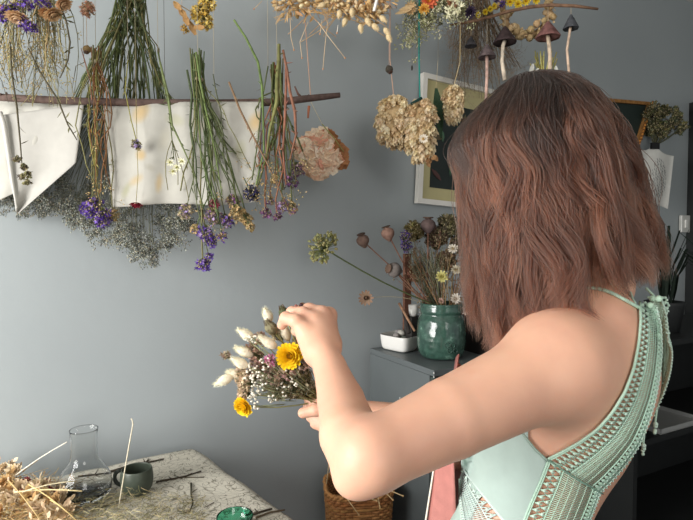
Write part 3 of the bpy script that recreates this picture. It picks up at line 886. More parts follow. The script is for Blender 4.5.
# a lace band between two edge curves
def band(inner, outer, ns, name, rows, bob_to=0.42, net_to=0.82, scallop=True, col=MINT, th=0.00085, off=0.0035):
    NV = 33
    a, b = crv(inner, ns), crv(outer, ns)
    G = a[:, None, :] * (1 - np.linspace(0, 1, NV)[None, :, None]) + b[:, None, :] * np.linspace(0, 1, NV)[None, :, None]
    X = on_body(G[..., 0].ravel(), G[..., 1].ravel(), off).reshape(ns, NV, 3)
    for _ in range(2): X[1:-1] = (X[:-2] + 2 * X[1:-1] + X[2:]) / 4
    def at(i, t):
        i = min(max(i, 0), ns - 1.0001); t = min(max(t, 0), 1)
        i0 = int(i); fi = i - i0; j = t * (NV - 1); j0 = min(int(j), NV - 2); fj = j - j0
        i1 = min(i0 + 1, ns - 1)
        return (X[i0, j0] * (1 - fj) + X[i0, j0 + 1] * fj) * (1 - fi) + (X[i1, j0] * (1 - fj) + X[i1, j0 + 1] * fj) * fi
    mb = MB()
    for t, r in [(0.0, 0.0017), (0.035, 0.0011), (bob_to, 0.0011), (net_to, 0.0011)]:
        mb.tube([at(i, t) for i in range(ns)], r, vary(col, 3), 6)
    lo, hi = 0.06, bob_to
    step = 2.0
    nb = int(ns / step)
    for r in range(rows):
        t0_, t1_ = lo + (hi - lo) * r / rows, lo + (hi - lo) * (r + 1) / rows
        for k in range(nb):
            i = k * step + (step / 2 if r % 2 else 0)
            mb.tube([at(i, t0_), at(i + 0.35, (t0_ + t1_) / 2), at(i, t1_)], 0.0011, vary(col, 6), 4)
            mb.tube([at(i - step / 2, t1_), at(i, t0_ + 0.02), at(i + step / 2, t1_)], 0.0009, vary(col, 6), 4)
            if r < rows:
                mb.blob(at(i, t0_ + (t1_ - t0_) * 0.5) , (0.0024, 0.0019, 0.0024), vary(MINT2, 6), None, 'ico')
    # fine net
    nn = max(2, int(round((net_to - bob_to) / 0.105)))
    for r in range(1, nn):
        t = bob_to + (net_to - bob_to) * r / nn
        mb.tube([at(i * 0.5, t + 0.008 * (-1) ** i) for i in range(2 * ns - 1)], 0.00055, vary(col, 5), 4)
    for k in range(int(ns * 1.6)):
        i = k / 1.6
        mb.tube([at(i, bob_to), at(i + 0.25, (bob_to + net_to) / 2), at(i, net_to)], 0.00065, vary(col, 6), 4)
    # shell-stitch edge
    if scallop:
        for k in range(int(ns / 1.6)):
            i = k * 1.6
            for q in range(5):
                ang = math.pi * q / 4
                p0 = at(i + 0.1 * math.cos(ang), net_to + 0.02); p1 = at(i + 0.75 * math.cos(ang), net_to + 0.05 + (1.0 - net_to - 0.05) * (0.35 + 0.65 * math.sin(ang)))
                mb.tube([p0, p1], 0.0010, vary(col, 8), 4)
                mb.blob(p1, 0.0019, vary(MINT2, 8), None, 'ico')
    else:
        for k in range(int(ns * 1.1)):
            i = k / 1.1
            mb.tube([at(i, net_to), at(i + 0.4, 1.0)], 0.0008, vary(col, 6), 4)
            mb.blob(at(i, (1 + net_to) / 2), 0.0018, vary(MINT2, 8), None, 'ico')
        mb.tube([at(i, 1.0) for i in range(ns)], 0.0012, vary(col, 3), 6)
    return mb.build(name, M['lace'], cup), at
INN = [(548, 459), (562, 452), (580, 442), (598, 429), (612, 413), (625, 392), (634, 368), (639, 342), (641, 320), (640, 302)]
OUTC = [(600, 494), (612, 482), (627, 464), (640, 445), (648, 425), (655, 402), (660, 375), (662, 350), (661, 325), (656, 305)]
TBs = TB; TB = [p for p in PR if p[-1] in ('torso', 'arm')]
wing, wat = band(INN, OUTC, 74, 'back_lace', 2)
TB = TBs
low, lat = band([(548, 461), (541, 480), (532, 500), (524, 520), (514, 545)], [(601, 492), (597, 503), (592, 516), (586, 530), (580, 545)], 26, 'side_lace', 2, bob_to=0.30, net_to=0.86)
fr, fat = band([(463, 469), (476, 486), (489, 502), (504, 520), (520, 545)], [(459, 480), (459, 492), (460, 506), (462, 525), (466, 545)], 24, 'front_lace', 1, bob_to=0.35, net_to=0.92, scallop=False, col=(196, 210, 204))
# seam between wing and side lace
mb = MB(); q = crv([(548, 460), (566, 472), (585, 484), (603, 494)], 16); X = on_body(q[:, 0], q[:, 1], 0.0055)
mb.tube(list(X), 0.0012, (120, 150, 134), 5); mb.build('seam', M['lace'], cup)
# shoulder strap, knotted at the top of the lace
q = crv([(540, 302), (556, 296), (573, 289), (590, 287), (606, 290), (622, 298), (636, 306), (643, 310)], 26)
X = on_body(q[:, 0], q[:, 1], 0.003)
ALL = [p for p in PR if p[-1] in ('torso', 'arm', 'head')]
TBs = TB; TB = ALL; X = on_body(q[:, 0], q[:, 1], 0.0025); TB = TBs
for _ in range(3): X[1:-1] = (X[:-2] + 2 * X[1:-1] + X[2:]) / 4
mb = MB(); mb.tube(list(X), 0.0023, MINT, 8); mb.build('shoulder_strap', M['lace'], cup)
mb = MB()
kn = wat(73, 0.9) 
for i in range(9):
    mb.blob(kn + rv(0.0045) + UP * (-0.006 * i + 0.01) , 0.0045, vary(MINT, 8), None, 'ico2')
mb.build('tie_knot', M['lace'], cup)
for (pl, r) in (([(655, 300), (664, 315), (665, 345), (663, 380), (657, 408), (655, 424)], 0.0017), ([(654, 300), (661, 330), (660, 370), (652, 400), (645, 425), (643, 445)], 0.0017), ([(646, 288), (654, 296), (658, 312), (654, 330)], 0.0020)):
    q = crv(pl, 22)
    dep = np.linspace(0.835, 0.80, 22)
    mb = MB(); L = [P(a, b, dd) for (a, b), dd in zip(q, dep)]
    mb.tube(L, r, MINT, 6)
    if pl[-1][1] > 400:
        for k in range(4): mb.blob(L[-1] - UP * 0.0045 * k + rv(0.0008), 0.0036 - 0.0003 * k, vary(MINT2, 5), None, 'ico2')
    mb.build('tie_cord', M['lace'], cup)
mb = MB()
for k in range(8):
    c = P(664 + 2.0 * math.sin(k * 1.3), 300 + k * 5.5, 0.835)
    for a in range(6): mb.blob(c + 0.0042 * (math.cos(a * 1.05) * np.array([1, 0, 0]) + math.sin(a * 1.05) * UP), 0.0026, vary(MINT2, 6), None, 'ico')
mb.build('flower_trim', M['lace'], cup)
# waist of the top below the frame
lo_z, hi_z = HPc[2] + 0.02, Wc[2] - 0.015
mb = MB()
def waist(i, j):
    th = i * 2 * math.pi; z = lo_z + (hi_z - lo_z) * j
    k = (z - HPc[2]) / (Wc[2] - HPc[2]); c = HPc + (Wc - HPc) * k; c = np.array([c[0], c[1], z])
    d = F3 * math.cos(th) + L3 * math.sin(th)
    lo_r, hi_r = 0.02, 0.3
    for _ in range(22):
        m_ = (lo_r + hi_r) / 2
        if field((c + d * m_)[None, :], TB)[0] < 0.005: lo_r = m_
        else: hi_r = m_
    return c + d * (hi_r + 0.0006 * math.cos(th * 60))
mb.grid(waist, 72, 12, (196, 214, 204), closed_u=True)
w_ = mb.build('waist_panel', M['lace'], cup); mod_solid(w_, 0.002)

# rose apron hanging off her front, its strap round the neck
mb = MB()
def apr(i, j):
    lx = 430 + (458 - 430) * i; 
    top_y, bot_y = 352, 640
    y = top_y + (bot_y - top_y) * j
    x0 = 468 - (y - top_y) * 0.235; x1 = 497 - (y - top_y) * 0.33 if y < 440 else 468 - (y - 440) * 0.20
    p = P(x0 + (x1 - x0) * i, y, 0.90 - 0.05 * i)
    return p
a0 = P(464, 352, 0.87); a1 = P(430, 520, 0.86); 
def apron(i, j):
    # i across the bib from its near edge, j downwards
    near_x = np.interp(j, [0, 0.35, 0.6, 1.0], [459, 443, 431, 420]); y = 354 + 300 * j + 22 * i * (1 - j) ** 3
    p = P(near_x, y, 0.845)
    wdt = np.interp(j, [0, 0.25, 0.5, 1], [0.06, 0.10, 0.30, 0.34])
    dirw = unit(np.array([0.45, 0.89, 0]))
    bow = F3 * 0.012 * math.sin(math.pi * i)
    return p + dirw * wdt * i * 0.9 + bow
mb.grid(apron, 16, 20, (168, 108, 100))
ap = mb.build('apron', M['leather'], woman); mod_solid(ap, 0.002)
ap['label'] = 'dusty rose apron'
def apron2(i, j):
    y = 425 + 220 * j
    p = P(np.interp(j, [0, 0.5, 1], [440, 426, 420]), y, 0.843); q_ = P(np.interp(j, [0, 0.5, 1], [452, 457, 462]), y, 0.80)
    return p * (1 - i) + q_ * i
mb = MB(); mb.grid(apron2, 8, 14, (172, 112, 104)); o = mb.build('apron_side', M['leather'], ap); mod_solid(o, 0.002)
mb = MB(); mb.tube([P(438, 440, 0.842), P(432, 480, 0.84), P(425, 525, 0.84), P(421, 560, 0.84)], 0.0015, (225, 220, 205), 6); mb.build('apron_piping', M['string'], ap)
mb = MB(); mb.tube(arc(P(470, 350, 0.845), P(560, 285, 0.72) , np.array([0, 0, 0.0]), 6), 0.002, (120, 80, 70), 5); 

# ---- the parts of the top that the right side and the front share
def proj(X, prims, off):
    X = np.array(X, float)
    for _ in range(8):
        e = 0.003; d = field(X, prims)
        g = np.stack([field(X + np.eye(3)[i] * e, prims) - d for i in range(3)], 1)
        g /= np.maximum(np.linalg.norm(g, axis=1, keepdims=True), 1e-9)
        X = X - g * (d - off)[:, None]
    return X
def mirror_copy(o, name):
    me = o.data.copy(); n = len(me.vertices); V = np.empty(n * 3, np.float32); me.vertices.foreach_get('co', V)
    W = V.reshape(-1, 3) + world_loc(woman)
    W = W - 2 * ((W - Cc) @ L3)[:, None] * L3
    me.vertices.foreach_set('co', (W - world_loc(woman)).astype(np.float32).ravel()); me.flip_normals(); me.update()
    c = bpy.data.objects.new(name, me); COL.objects.link(c); c.parent = cup; _loc[c.name] = world_loc(woman)
    return c
for o in (wing, low, fr): mirror_copy(o, o.name.split('.')[0])
mod_solid(mirror_copy(cup, 'cup_panel'), 0.0016)
mb = MB()
def front(i, j):
    th = math.radians(-66 + 132 * i); top_z = Cc[2] - 0.012 + 0.05 * math.exp(-((abs(th) - 0.62) / 0.35) ** 2) - 0.05 * math.exp(-(th / 0.25) ** 2)
    z = hi_z - 0.004 + (top_z - hi_z) * j; k = (z - Wc[2]) / (Cc[2] - Wc[2]); c = Wc + (Cc - Wc) * k; c = np.array([c[0], c[1], z])
    d = F3 * math.cos(th) + L3 * math.sin(th); a, b = 0.02, 0.3
    for _ in range(20):
        m_ = (a + b) / 2
        if field((c + d * m_)[None, :], TB)[0] < 0.0022: a = m_
        else: b = m_
    return c + d * b
mb.grid(front, 54, 26, (186, 206, 196)); o = mb.build('front_panel', M['cloth'], cup); mod_solid(o, 0.001)
for s in (1, -1):
    a = Cc + fT * .12 + lT * .075 * s + upT * .045; b = (P(548, 300, .69) - Cc); b = Cc + b - (0 if s > 0 else 2 * np.dot(b, L3)) * L3
    b2 = N0 - F3 * .05 + L3 * .03 * s + UP * .005
    L = [a * (1 - k) + b * k for k in np.linspace(0, 1, 14)] + ([b * (1 - k) + b2 * k for k in np.linspace(.1, 1, 8)] if s < 0 else [])
    X = proj(L, [p for p in PR if p[-1] in ('torso', 'arm', 'head')], 0.0022)
    mb = MB(); mb.tube(list(X), .0023, MINT, 8); mb.build('shoulder_strap', M['lace'], cup)

# ------------------------------------------------------------------ dried flowers: kinds
def _flo():
    V = [(0, 0, 0)]
    for k in range(5):
        a = k * 2 * math.pi / 5
        V.append((0.42 * math.cos(a - 0.63), 0.42 * math.sin(a - 0.63), 0.28)); V.append((math.cos(a), math.sin(a), 0.55))
    F = [(0, 1 + 2 * k, 2 + 2 * k, 1 + (2 * k + 2) % 10) for k in range(5)]
    return np.array(V), F
FLOV, FLOF = _flo()
def floret(mb, c, n, r, col):
    u, v, w = basis(np.asarray(n) + rv(0.35))
    W = FLOV * r * (1 + RNG.uniform(-0.25, 0.25, (11, 1)))
    mb.add(W[:, :1] * u + W[:, 1:2] * v + W[:, 2:3] * w + c, FLOF, col)
def spray(mb, p, d, L, depth, ang, r, col, leaf, nb=3, shrink=0.65, grav=0.0):
    d = unit(d + np.array([0, 0, -grav]))
    e = p + d * L
    mb.tube([p, (p + e) / 2 + rv(L * 0.05), e], [r, r * 0.8, r * 0.6], col, 3, cap=False)
    if depth == 0: leaf(mb, e, d); return
    for k in range(nb):
        spray(mb, p + (e - p) * rnd(0.45, 1.0) if k else e, unit(d + rv(ang)), L * shrink * rnd(0.7, 1.2), depth - 1, ang, r * 0.7, col, leaf, nb, shrink, grav)
def statice(mb, c, d, R, n, cols, fr=0.0042, stem=(96, 100, 62)):
    """a crumpled papery flower cluster"""
    d = unit(d); n = int(n * 1.9)
    for i in range(n):
        q = rv(1.0); q = q / max(np.linalg.norm(q), 1e-6) * R * rnd(0.25, 1.0) ** 0.6
        q = q + d * R * 0.2
        p = np.asarray(c) + q
        mb.tube([np.asarray(c) - d * R * 0.9, p], 0.0004, stem, 3, cap=False)
        mb.tube([p - unit(q + d * R) * fr * 0.9, p], [fr * 0.2, fr * 0.38], (168, 156, 122), 4)
        floret(mb, p, q + d * R * 0.6, fr * rnd(0.95, 1.5), vary(random.choice(cols), 14))
def strawflower(mb, c, n, R, col, centre, rings=4, npet=15, tipc=None):
    u, v, w = basis(n); c = np.asarray(c, float)
    for k in range(rings):
        f = k / max(1, rings - 1)
        el = math.radians(8 + 58 * f); L = R * (1 - 0.42 * f)
        for j in range(int(npet * (1 - 0.25 * f))):
            a = 2 * math.pi * (j + 0.5 * (k % 2) + rnd(-0.15, 0.15)) / int(npet * (1 - 0.25 * f))
            o = math.cos(a) * u + math.sin(a) * v
            d = math.cos(el) * o + math.sin(el) * w
            mb.petal(c + o * R * 0.14 + w * 0.001 * k, d, w, L * rnd(0.78, 0.95), R * 0.42, vary(col, 10), 0.22, 0.42, 3, tipc or col)
    mb.blob(c + w * R * 0.16, (R * 0.30, R * 0.30, R * 0.2), centre, n, 'ico2', 0.06)
    for i in range(26):
        a = rnd(0, 6.28); r = R * 0.27 * math.sqrt(rnd(0, 1))
        mb.tube([c + (math.cos(a) * u + math.sin(a) * v) * r + w * R * 0.22, c + (math.cos(a) * u + math.sin(a) * v) * r * 1.1 + w * R * rnd(0.38, 0.46)], [R * 0.025, R * 0.015], vary(centre, 18), 3)
def bunny_tail(name, parent, base, d, L, W, col=(214, 200, 168), nf=420):
    fz = tuple(min(255, c + 14) for c in col)
    mb = MB(); d = unit(d); u, v, w = basis(d)
    mb.tube([base - d * 0.004, base], 0.0009, (170, 160, 110), 4)
    prof = []
    for i in range(13):
        t = i / 12
        prof.append((max(0.0002, W * 0.5 * math.sin(math.pi * min(1, t ** 0.78 * 0.94 + 0.05)) * 0.98), L * t * 0.96))
    mb.lathe(base, d, prof, col, 14, jit=0.05)
    for i in range(nf):
        t = rnd(0.02, 0.97); a = rnd(0, 6.28)
        r = W * 0.5 * math.sin(math.pi * min(1, t ** 0.78 * 0.94 + 0.05)) * 0.8
        o = math.cos(a) * u + math.sin(a) * v
        p = base + d * L * t * 0.93 + o * r
        q = p + unit(o * 0.55 + d * 0.85 + rv(0.12)) * rnd(0.0035, 0.006) * (W / 0.016)
        mb.tube([p, q], [0.00028, 0.00008], vary(fz, 6), 3, cap=False)
    return mb.build(name, M['petal'], parent)
def pod(mb, c, d, R, col=(122, 100, 84)):
    """poppy seed head: ribbed urn with a lobed crown"""
    c = np.asarray(c, float)
    prof = [(0.0003, -R * 1.15), (R * 0.22, -R * 1.12), (R * 0.42, -R * 0.85), (R * 0.85, -R * 0.35), (R, R * 0.1), (R * 0.92, R * 0.5), (R * 0.6, R * 0.82), (R * 0.36, R * 0.92), (R * 0.35, R * 1.0)]
    mb.lathe(c, d, prof, vary(col, 6), 24, ribs=9, ribd=0.035)
    mb.lathe(c + unit(d) * R * 0.98, d, [(0.0002, 0.06 * R), (R * 0.4, 0.0), (R * 0.66, R * 0.12), (R * 0.62, R * 0.2), (0.0002, R * 0.16)], vary((92, 72, 60), 6), 20, ribs=10, ribd=0.10)
def twine(a, b, parent, col=(196, 176, 140), r=0.00055, name='twine', sag=None, mat='string'):
    mb = MB(); mb.tube(arc(a, b, (0, 0, 0) if sag is None else sag, 8), r, col, 5)
    return mb.build(name, M[mat], parent)
def to_ceiling(p): return np.array([p[0], p[1], 2.6])
def hung(name, px, py, d, label, cat, group=None, col=(150, 140, 118)):
    p = P(px, py, d)
    t = thing(name, p, label, cat, group)
    twine(p, to_ceiling(p), t, col)
    return t
def leafy(mb, pts, n, L, W, col, s=0.6):
    for i in range(n):
        k = rnd(0.1, 0.98) * (len(pts) - 1); a = int(k); f = k - a
        p = pts[a] * (1 - f) + pts[a + 1] * f; d = unit(pts[a + 1] - pts[a])
        mb.petal(p, unit(d * 0.5 + rv(s)), rv(1), L * rnd(0.6, 1.2), W, vary(col, 12), rnd(-0.2, 0.4), 0.1, 2)
GREEN = (92, 101, 66); OLIVE = (120, 116, 76); STRAW = (196, 172, 124); PURPLE = (92, 62, 150); LILAC = (150, 130, 178); PLUM = (98, 60, 100)
HD0 = lambda px: wd(px) - 0.26

DC = HD0(165)
# ---- 1 branch with the cloths
bra = hung('hanging_branch', 165, 98, HD0(165) , 'dark bare branch hung level under the ceiling, cloths folded over it', 'branch', None, (70, 66, 60))
bp = [P(px, py, HD0(165) + (px - 165) * 0.00035) for px, py in ((-20, 96), (30, 99), (75, 101), (110, 102), (170, 103), (230, 103), (280, 102), (303, 99), (322, 97), (340, 95))]
mb = MB(); mb.tube(bp, [0.008, 0.0085, 0.0085, 0.0085, 0.009, 0.009, 0.009, 0.0085, 0.0078, 0.0062], (88, 72, 66), 9)
for k in range(26):
    i = random.randint(1, 8); f = rnd(0, 1); p = bp[i] * (1 - f) + bp[i - 1] * f
    mb.blob(p + rv(0.005), (0.003, 0.003, 0.003), vary((84, 70, 62), 8))
mb.build('bark', M['wood'], bra)
q = P(-8, 97, HD0(165)); twine(q, to_ceiling(q), bra, (70, 66, 60))
mb = MB(); q = P(303, 99, HD0(165) + .048); mb.tube([q, q + np.array([-0.012, 0, 0.012]), q + np.array([-0.02, 0, 0.03])], [0.004, 0.003, 0.002], (90, 66, 58), 6); mb.build('side_twig', M['wood'], bra)
def cloth(name, label, corners, d, stains, seed, back=0.55):
    """corners: top-left, top-right, bottom-right, bottom-left pixels of the front panel"""
    rs = random.Random(seed)
    tl, tr, br_, bl = [np.array(c, float) for c in corners]
    ph = rs.uniform(0, 6)
    def fn(i, j):
        # j 0..1 : 0 = bottom of the hidden back panel, jm = branch, 1 = bottom of the front
        jm = 0.33
        if j >= jm:
            t = (j - jm) / (1 - jm)
            px = (tl * (1 - i) + tr * i) * (1 - t) + (bl * (1 - i) + br_ * i) * t
            py = px[1] + 1.2 * math.sin(i * 9 + ph) * t
            fold = 0.006 * math.sin(i * 11 + ph + t * 1.3) * (0.25 + 0.75 * t) + 0.003 * math.sin(i * 26 + ph * 2 + 2 * t) + 0.002 * math.sin(t * 17 + i * 5)
            p = P(px[0], py, d - 0.0125 * min(1, t * 12 + 0.3) + fold)
        else:
            t = 1 - j / jm
            px = (tl * (1 - i) + tr * i) * (1 - t * back) + (bl * (1 - i) + br_ * i) * (t * back)
            p = P(px[0], px[1], d + 0.0125 * min(1, t * 12 + 0.3) + 0.002 * math.sin(i * 12))
        col = np.array([188, 186, 177], float)
        for (sx, sy, rx, ry, an, sc, st) in stains:
            x, y = (px[0] - sx), (px[1] - sy)
            xr = x * math.cos(an) + y * math.sin(an); yr = -x * math.sin(an) + y * math.cos(an)
            e = (xr / rx) ** 2 + (yr / ry) ** 2
            k = st * max(0.0, 1 - e) if e < 1 else 0
            col = col * (1 - k) + np.array(sc, float) * k
        return p, tuple(col)
    mb = MB(); mb.grid(fn, 70, 90, None)
    o = mb.build(name, M['cloth'], None, True); mod_solid(o, 0.0008)
    tag(o, label, 'cloth', 'botanical-dyed cloths folded over the hanging branch')
    return o
TAN = (196, 160, 100); GRN = (160, 160, 112)
cloth('hanging_cloth', 'white cloth with tan and green leaf prints, middle one on the branch', ((103, 101), (262, 101), (258, 203), (113, 206)), HD0(165),
      [(141, 112, 9, 14, 0.5, TAN, .6), (141, 155, 6, 7, 0, TAN, .6), (159, 184, 4, 12, 0.1, TAN, .5), (136, 180, 10, 5, -.6, TAN, .4), (150, 168, 6, 4, .5, (170, 165, 150), .5),
       (175, 120, 12, 7, .3, GRN, .3), (126, 190, 4, 10, .4, GRN, .4), (256, 122, 9, 13, 0.5, TAN, .6), (215, 150, 12, 5, 1, GRN, .3), (200, 125, 14, 6, .4, (205, 195, 160), .4), (165, 140, 8, 16, .3, (206, 200, 180), .4), (240, 150, 7, 12, .2, GRN, .3)], 3)
cloth('hanging_cloth', 'plain off-white cloth, left end of the branch, its corner hanging low', ((-30, 98), (84, 104), (70, 162), (-26, 214)), HD0(165) - 0.004,
      [(60, 112, 10, 12, 0, (205, 205, 190), .4), (30, 130, 14, 8, .4, (206, 204, 188), .3)], 5)
# the low corner of the left cloth
mb = MB()
def lc(i, j):
    a = np.array([2, 115]) * (1 - j) + np.array([16, 212]) * j; b = np.array([78, 110]) * (1 - j) + np.array([17 + 2 * j, 213.5]) * j if j > 0.62 else np.array([84, 104]) * (1 - j / 0.62) + np.array([76, 163]) * (j / 0.62)
    if j > 0.62:
        k = (j - 0.62) / 0.38; b = np.array([76, 163]) * (1 - k) + np.array([19, 213]) * k
    q = a * (1 - i) + b * i
    return P(q[0], q[1], HD0(165) - 0.026 - 0.006 * math.sin(i * 7 + 1) * (0.3 + j))
mb.grid(lc, 30, 40, (188, 186, 179))
o = mb.build('hanging_cloth', M['cloth'], None, True); mod_solid(o, 0.0008)
tag(o, 'crumpled white cloth in front of the plain one, running down to a point', 'cloth', 'botanical-dyed cloths folded over the hanging branch')
mb = MB()
q = [P(x, y, HD0(165) - 0.038) for x, y in ((0, 112), (4, 124), (8, 150), (12, 180), (17, 208))]
mb.tube(q, [0.005, 0.0055, 0.005, 0.004, 0.002], (208, 207, 200), 7); mb.build('rolled_edge', M['cloth'], o)

# ---- 2 sea lavender bunch: stems fan down behind the cloths, misty heads below
d0 = DC + 0.035
sea = hung('hanging_sea_lavender_bunch', 131, -6, d0, 'big bunch of grey sea lavender hanging upside down behind the cloths', 'dried flowers')
mb = MB()
mb.lathe(P(131, -2, d0), (0, 0, 1), [(0.028, -0.012), (0.030, 0), (0.028, 0.012)], (120, 116, 80), 16, close=True); mb.build('tie', M['string'], sea)
ends = []
for i in range(64):
    ex_ = rnd(72, 172); k = (ex_ - 120) / 50
    a = P(131 + rnd(-16, 16), rnd(-12, 4), d0 + rnd(-0.03, 0.02)); m_ = P(120 + k * 26 + rnd(-6, 6) + (8 if k > 0 else 0), rnd(45, 62), d0 + rnd(-0.05, 0.03)); b = P(ex_, rnd(96, 110), d0 + rnd(-0.02, 0.05))
    ends.append((i, b, k))
    mb = MB(); st = [a, a * .5 + m_ * .5 + rv(0.002), m_, m_ * .5 + b * .5 + rv(0.003), b]
    c = vary(random.choice([GREEN, OLIVE, (74, 84, 56), (88, 98, 66)]), 10)
    mb.tube(st, rnd(0.0011, 0.0021), c, 5)
    for q in range(6): 
        j = random.randint(1, 3); mb.petal(st[j] + rv(0.002), unit(rv(0.4) + np.array([0, 0, -1])), rv(1), rnd(0.012, 0.03), 0.003, vary(c, 10), 0.1, 0.1, 2)
    mb.build('stem', M['plant'], sea)
cols_b = [(158, 162, 154), (134, 138, 132), (178, 180, 168), (112, 116, 108), (162, 156, 134)]
def bud(mb, e, d):
    for _ in range(3):
        p = e + rv(0.0042)
        mb.tube([e, p], 0.00025, (84, 86, 78), 3, cap=False)
        mb.blob(p, (0.0017, 0.0017, 0.0028), vary(random.choice(cols_b), 10), d, 'oct', 0.3)
def lower_edge(px):
    return np.interp(px, [-20, 8, 30, 60, 90, 120, 155, 175, 195, 215], [196, 202, 210, 212, 232, 240, 264, 240, 205, 190])
for grp in range(12):
    mb = MB()
    for s in range(13):
        fx = 2 + (grp + rnd(0, 1)) / 12 * 206
        ly = lower_edge(fx)
        sx = 120 + (fx - 100) * 0.45
        s0 = P(sx, 103, d0 + rnd(0.01, 0.05)); fy = max(150, ly - 12 - abs(random.gauss(0, 24)))
        s1 = P(fx + rnd(-4, 4), fy, d0 + rnd(0.0, 0.06))
        mb.tube(arc(s0, s1, rv(0.006), 5), [0.0010, 0.0005], vary((104, 106, 84), 8), 4)
        spray(mb, s1, unit(s1 - s0) + np.array([0, 0, -0.3]), rnd(0.016, 0.026), 3, 0.48, 0.00045, (146, 146, 126), bud, 3, 0.76)
    mb.build('flower_spray', M['plant'], sea)
# wisps at the far left behind the cloth corner
mb = MB()
for s in range(10):
    s0 = P(rnd(-15, 10), rnd(125, 170), d0 + 0.02); s1 = P(rnd(-12, 26), rnd(165, 196), d0 + 0.02)
    mb.tube(arc(s0, s1, rv(0.01), 5), 0.0004, (100, 102, 92), 3); spray(mb, s1, unit(s1 - s0), 0.018, 2, 0.6, 0.0004, (92, 94, 84), bud, 3, 0.75)
mb.build('flower_spray', M['plant'], sea)

def px_ok(tie, h): return h[1] - tie[1] > 75
def bunch(name, tie, d, label, heads, stemcols, tuft=None, group=None, cat='dried flowers', r=(0.0010, 0.0017), spread=0.012, tiecol=(150, 140, 118), butts=0.05):
    """heads: list of (px, py, depth offset, kind function(mb, centre, dir)); stems run from the tie down to each head, butts stick up past it"""
    t = hung(name, tie[0], tie[1], d, label, cat, group, tiecol)
    tp = P(tie[0], tie[1], d)
    mb = MB(); mb.lathe(tp, (0, 0, 1), [(spread * 0.55, -0.004), (spread * .62, 0), (spread * 0.55, 0.004)], tiecol, 12, close=True); mb.build('tie', M['string'], t)
    for (px, py, dd, fn) in heads + [(h_[0] + rnd(-9, 9), h_[1] - rnd(14, 60), h_[2] + rnd(-.01, .01), K_wisp if rnd(0, 1) < .5 else None) for h_ in heads if px_ok(tie, h_)]:
        h = P(px, py, d + dd); a = tp + np.array([rnd(-spread, spread) * 0.7, rnd(-spread, spread) * 0.7, 0])
        dirn = unit(h - a)
        mb = MB()
        pts = [a + np.array([rnd(-0.006, 0.006), 0, butts * rnd(0.5, 1.2)]) - dirn * 0.0, a] + arc(a, h, rv(0.012), 8, 0.0032)[1:]
        c = vary(random.choice(stemcols), 8)
        mb.tube(pts, [rnd(*r)] * 3 + [rnd(*r) * 0.8] * (len(pts) - 3), c, 5)
        leafy(mb, pts[1:], 4, 0.016, 0.003, c)
        st = mb.build('stem', M['plant'], t)
        if fn is not None:
            mb = MB(); fn(mb, h, dirn); mb.build('flower_head', M['petal'], st)
    return t
def K_stat(R, n, cols, fr=0.0042): return lambda mb, c, d: statice(mb, c, d, R, n, cols, fr)
PURS = [PURPLE, (78, 54, 132), (110, 84, 166)]; MIX = [PLUM, LILAC, (150, 132, 100), (120, 90, 120)]; GOLD = [(170, 142, 96), (150, 128, 84), (186, 160, 110)]
def K_straw(R, col, cen, **k): return lambda mb, c, d: strawflower(mb, c, d, R, col, cen, **k)
def K_wisp(mb, c, d): spray(mb, c, d, 0.02, 2, 0.5, 0.0005, OLIVE, lambda m, e, dd: m.blob(e, (0.0016, 0.0016, 0.003), vary(STRAW, 15), dd, 'oct'), 3, 0.8)

# ---- 3 yellow-green tuft with the deep purple head
bunch('hanging_statice_bunch', (96, 62), DC - 0.03, 'thin bunch between the two cloths ending in a deep violet statice head', [
    (90, 208, 0, K_stat(0.020, 46, PURS, 0.0052)), (103, 216, 0, K_stat(0.022, 46, PURS, 0.0052)), (97, 203, 0.01, K_stat(0.016, 26, PURS, 0.005)), (113, 214, 0.01, K_stat(0.014, 20, GOLD)),
    (96, 186, -0.01, K_wisp), (101, 190, -0.01, K_wisp), (92, 182, 0, K_wisp), (105, 180, 0, K_wisp), (98, 175, 0, K_wisp)], [OLIVE, (150, 140, 80), (132, 96, 64)], butts=0.03)
# ---- 4 strawflower on a long thread
t = hung('hanging_strawflower', 136, 96, DC - 0.035, 'single red-rimmed strawflower upside down on a long stem before the middle cloth', 'dried flower')
a = P(136, 96, DC - 0.035); m_ = P(137, 145, DC - 0.035); b = P(136, 203, DC - 0.035)
mb = MB(); mb.tube([a, m_, P(138, 175, DC - 0.035), b], 0.0007, (150, 140, 90), 5); mb.build('stem', M['plant'], t)
mb = MB(); strawflower(mb, b, (0.1, -0.35, -1), 0.0145, (150, 40, 56), (226, 196, 170), 3, 14, (130, 30, 48)); mb.build('flower_head', M['petal'], t)
t = hung('hanging_statice_sprig', 128, 60, DC - 0.045, 'small faded lilac sprig hanging above the red-rimmed strawflower', 'dried flower')
q = [P(x, y, DC - 0.045) for x, y in ((128, 60), (125, 90), (131, 120), (137, 143))]
mb = MB(); mb.tube(q, 0.0012, (140, 136, 70), 5); leafy(mb, q, 8, 0.016, 0.003, OLIVE); mb.build('stem', M['plant'], t)
mb = MB(); statice(mb, P(137, 144, DC - 0.045), (0, 0, -1), 0.012, 26, [LILAC, (120, 116, 150), (130, 120, 70)], 0.0038); mb.build('flower_head', M['petal'], t)
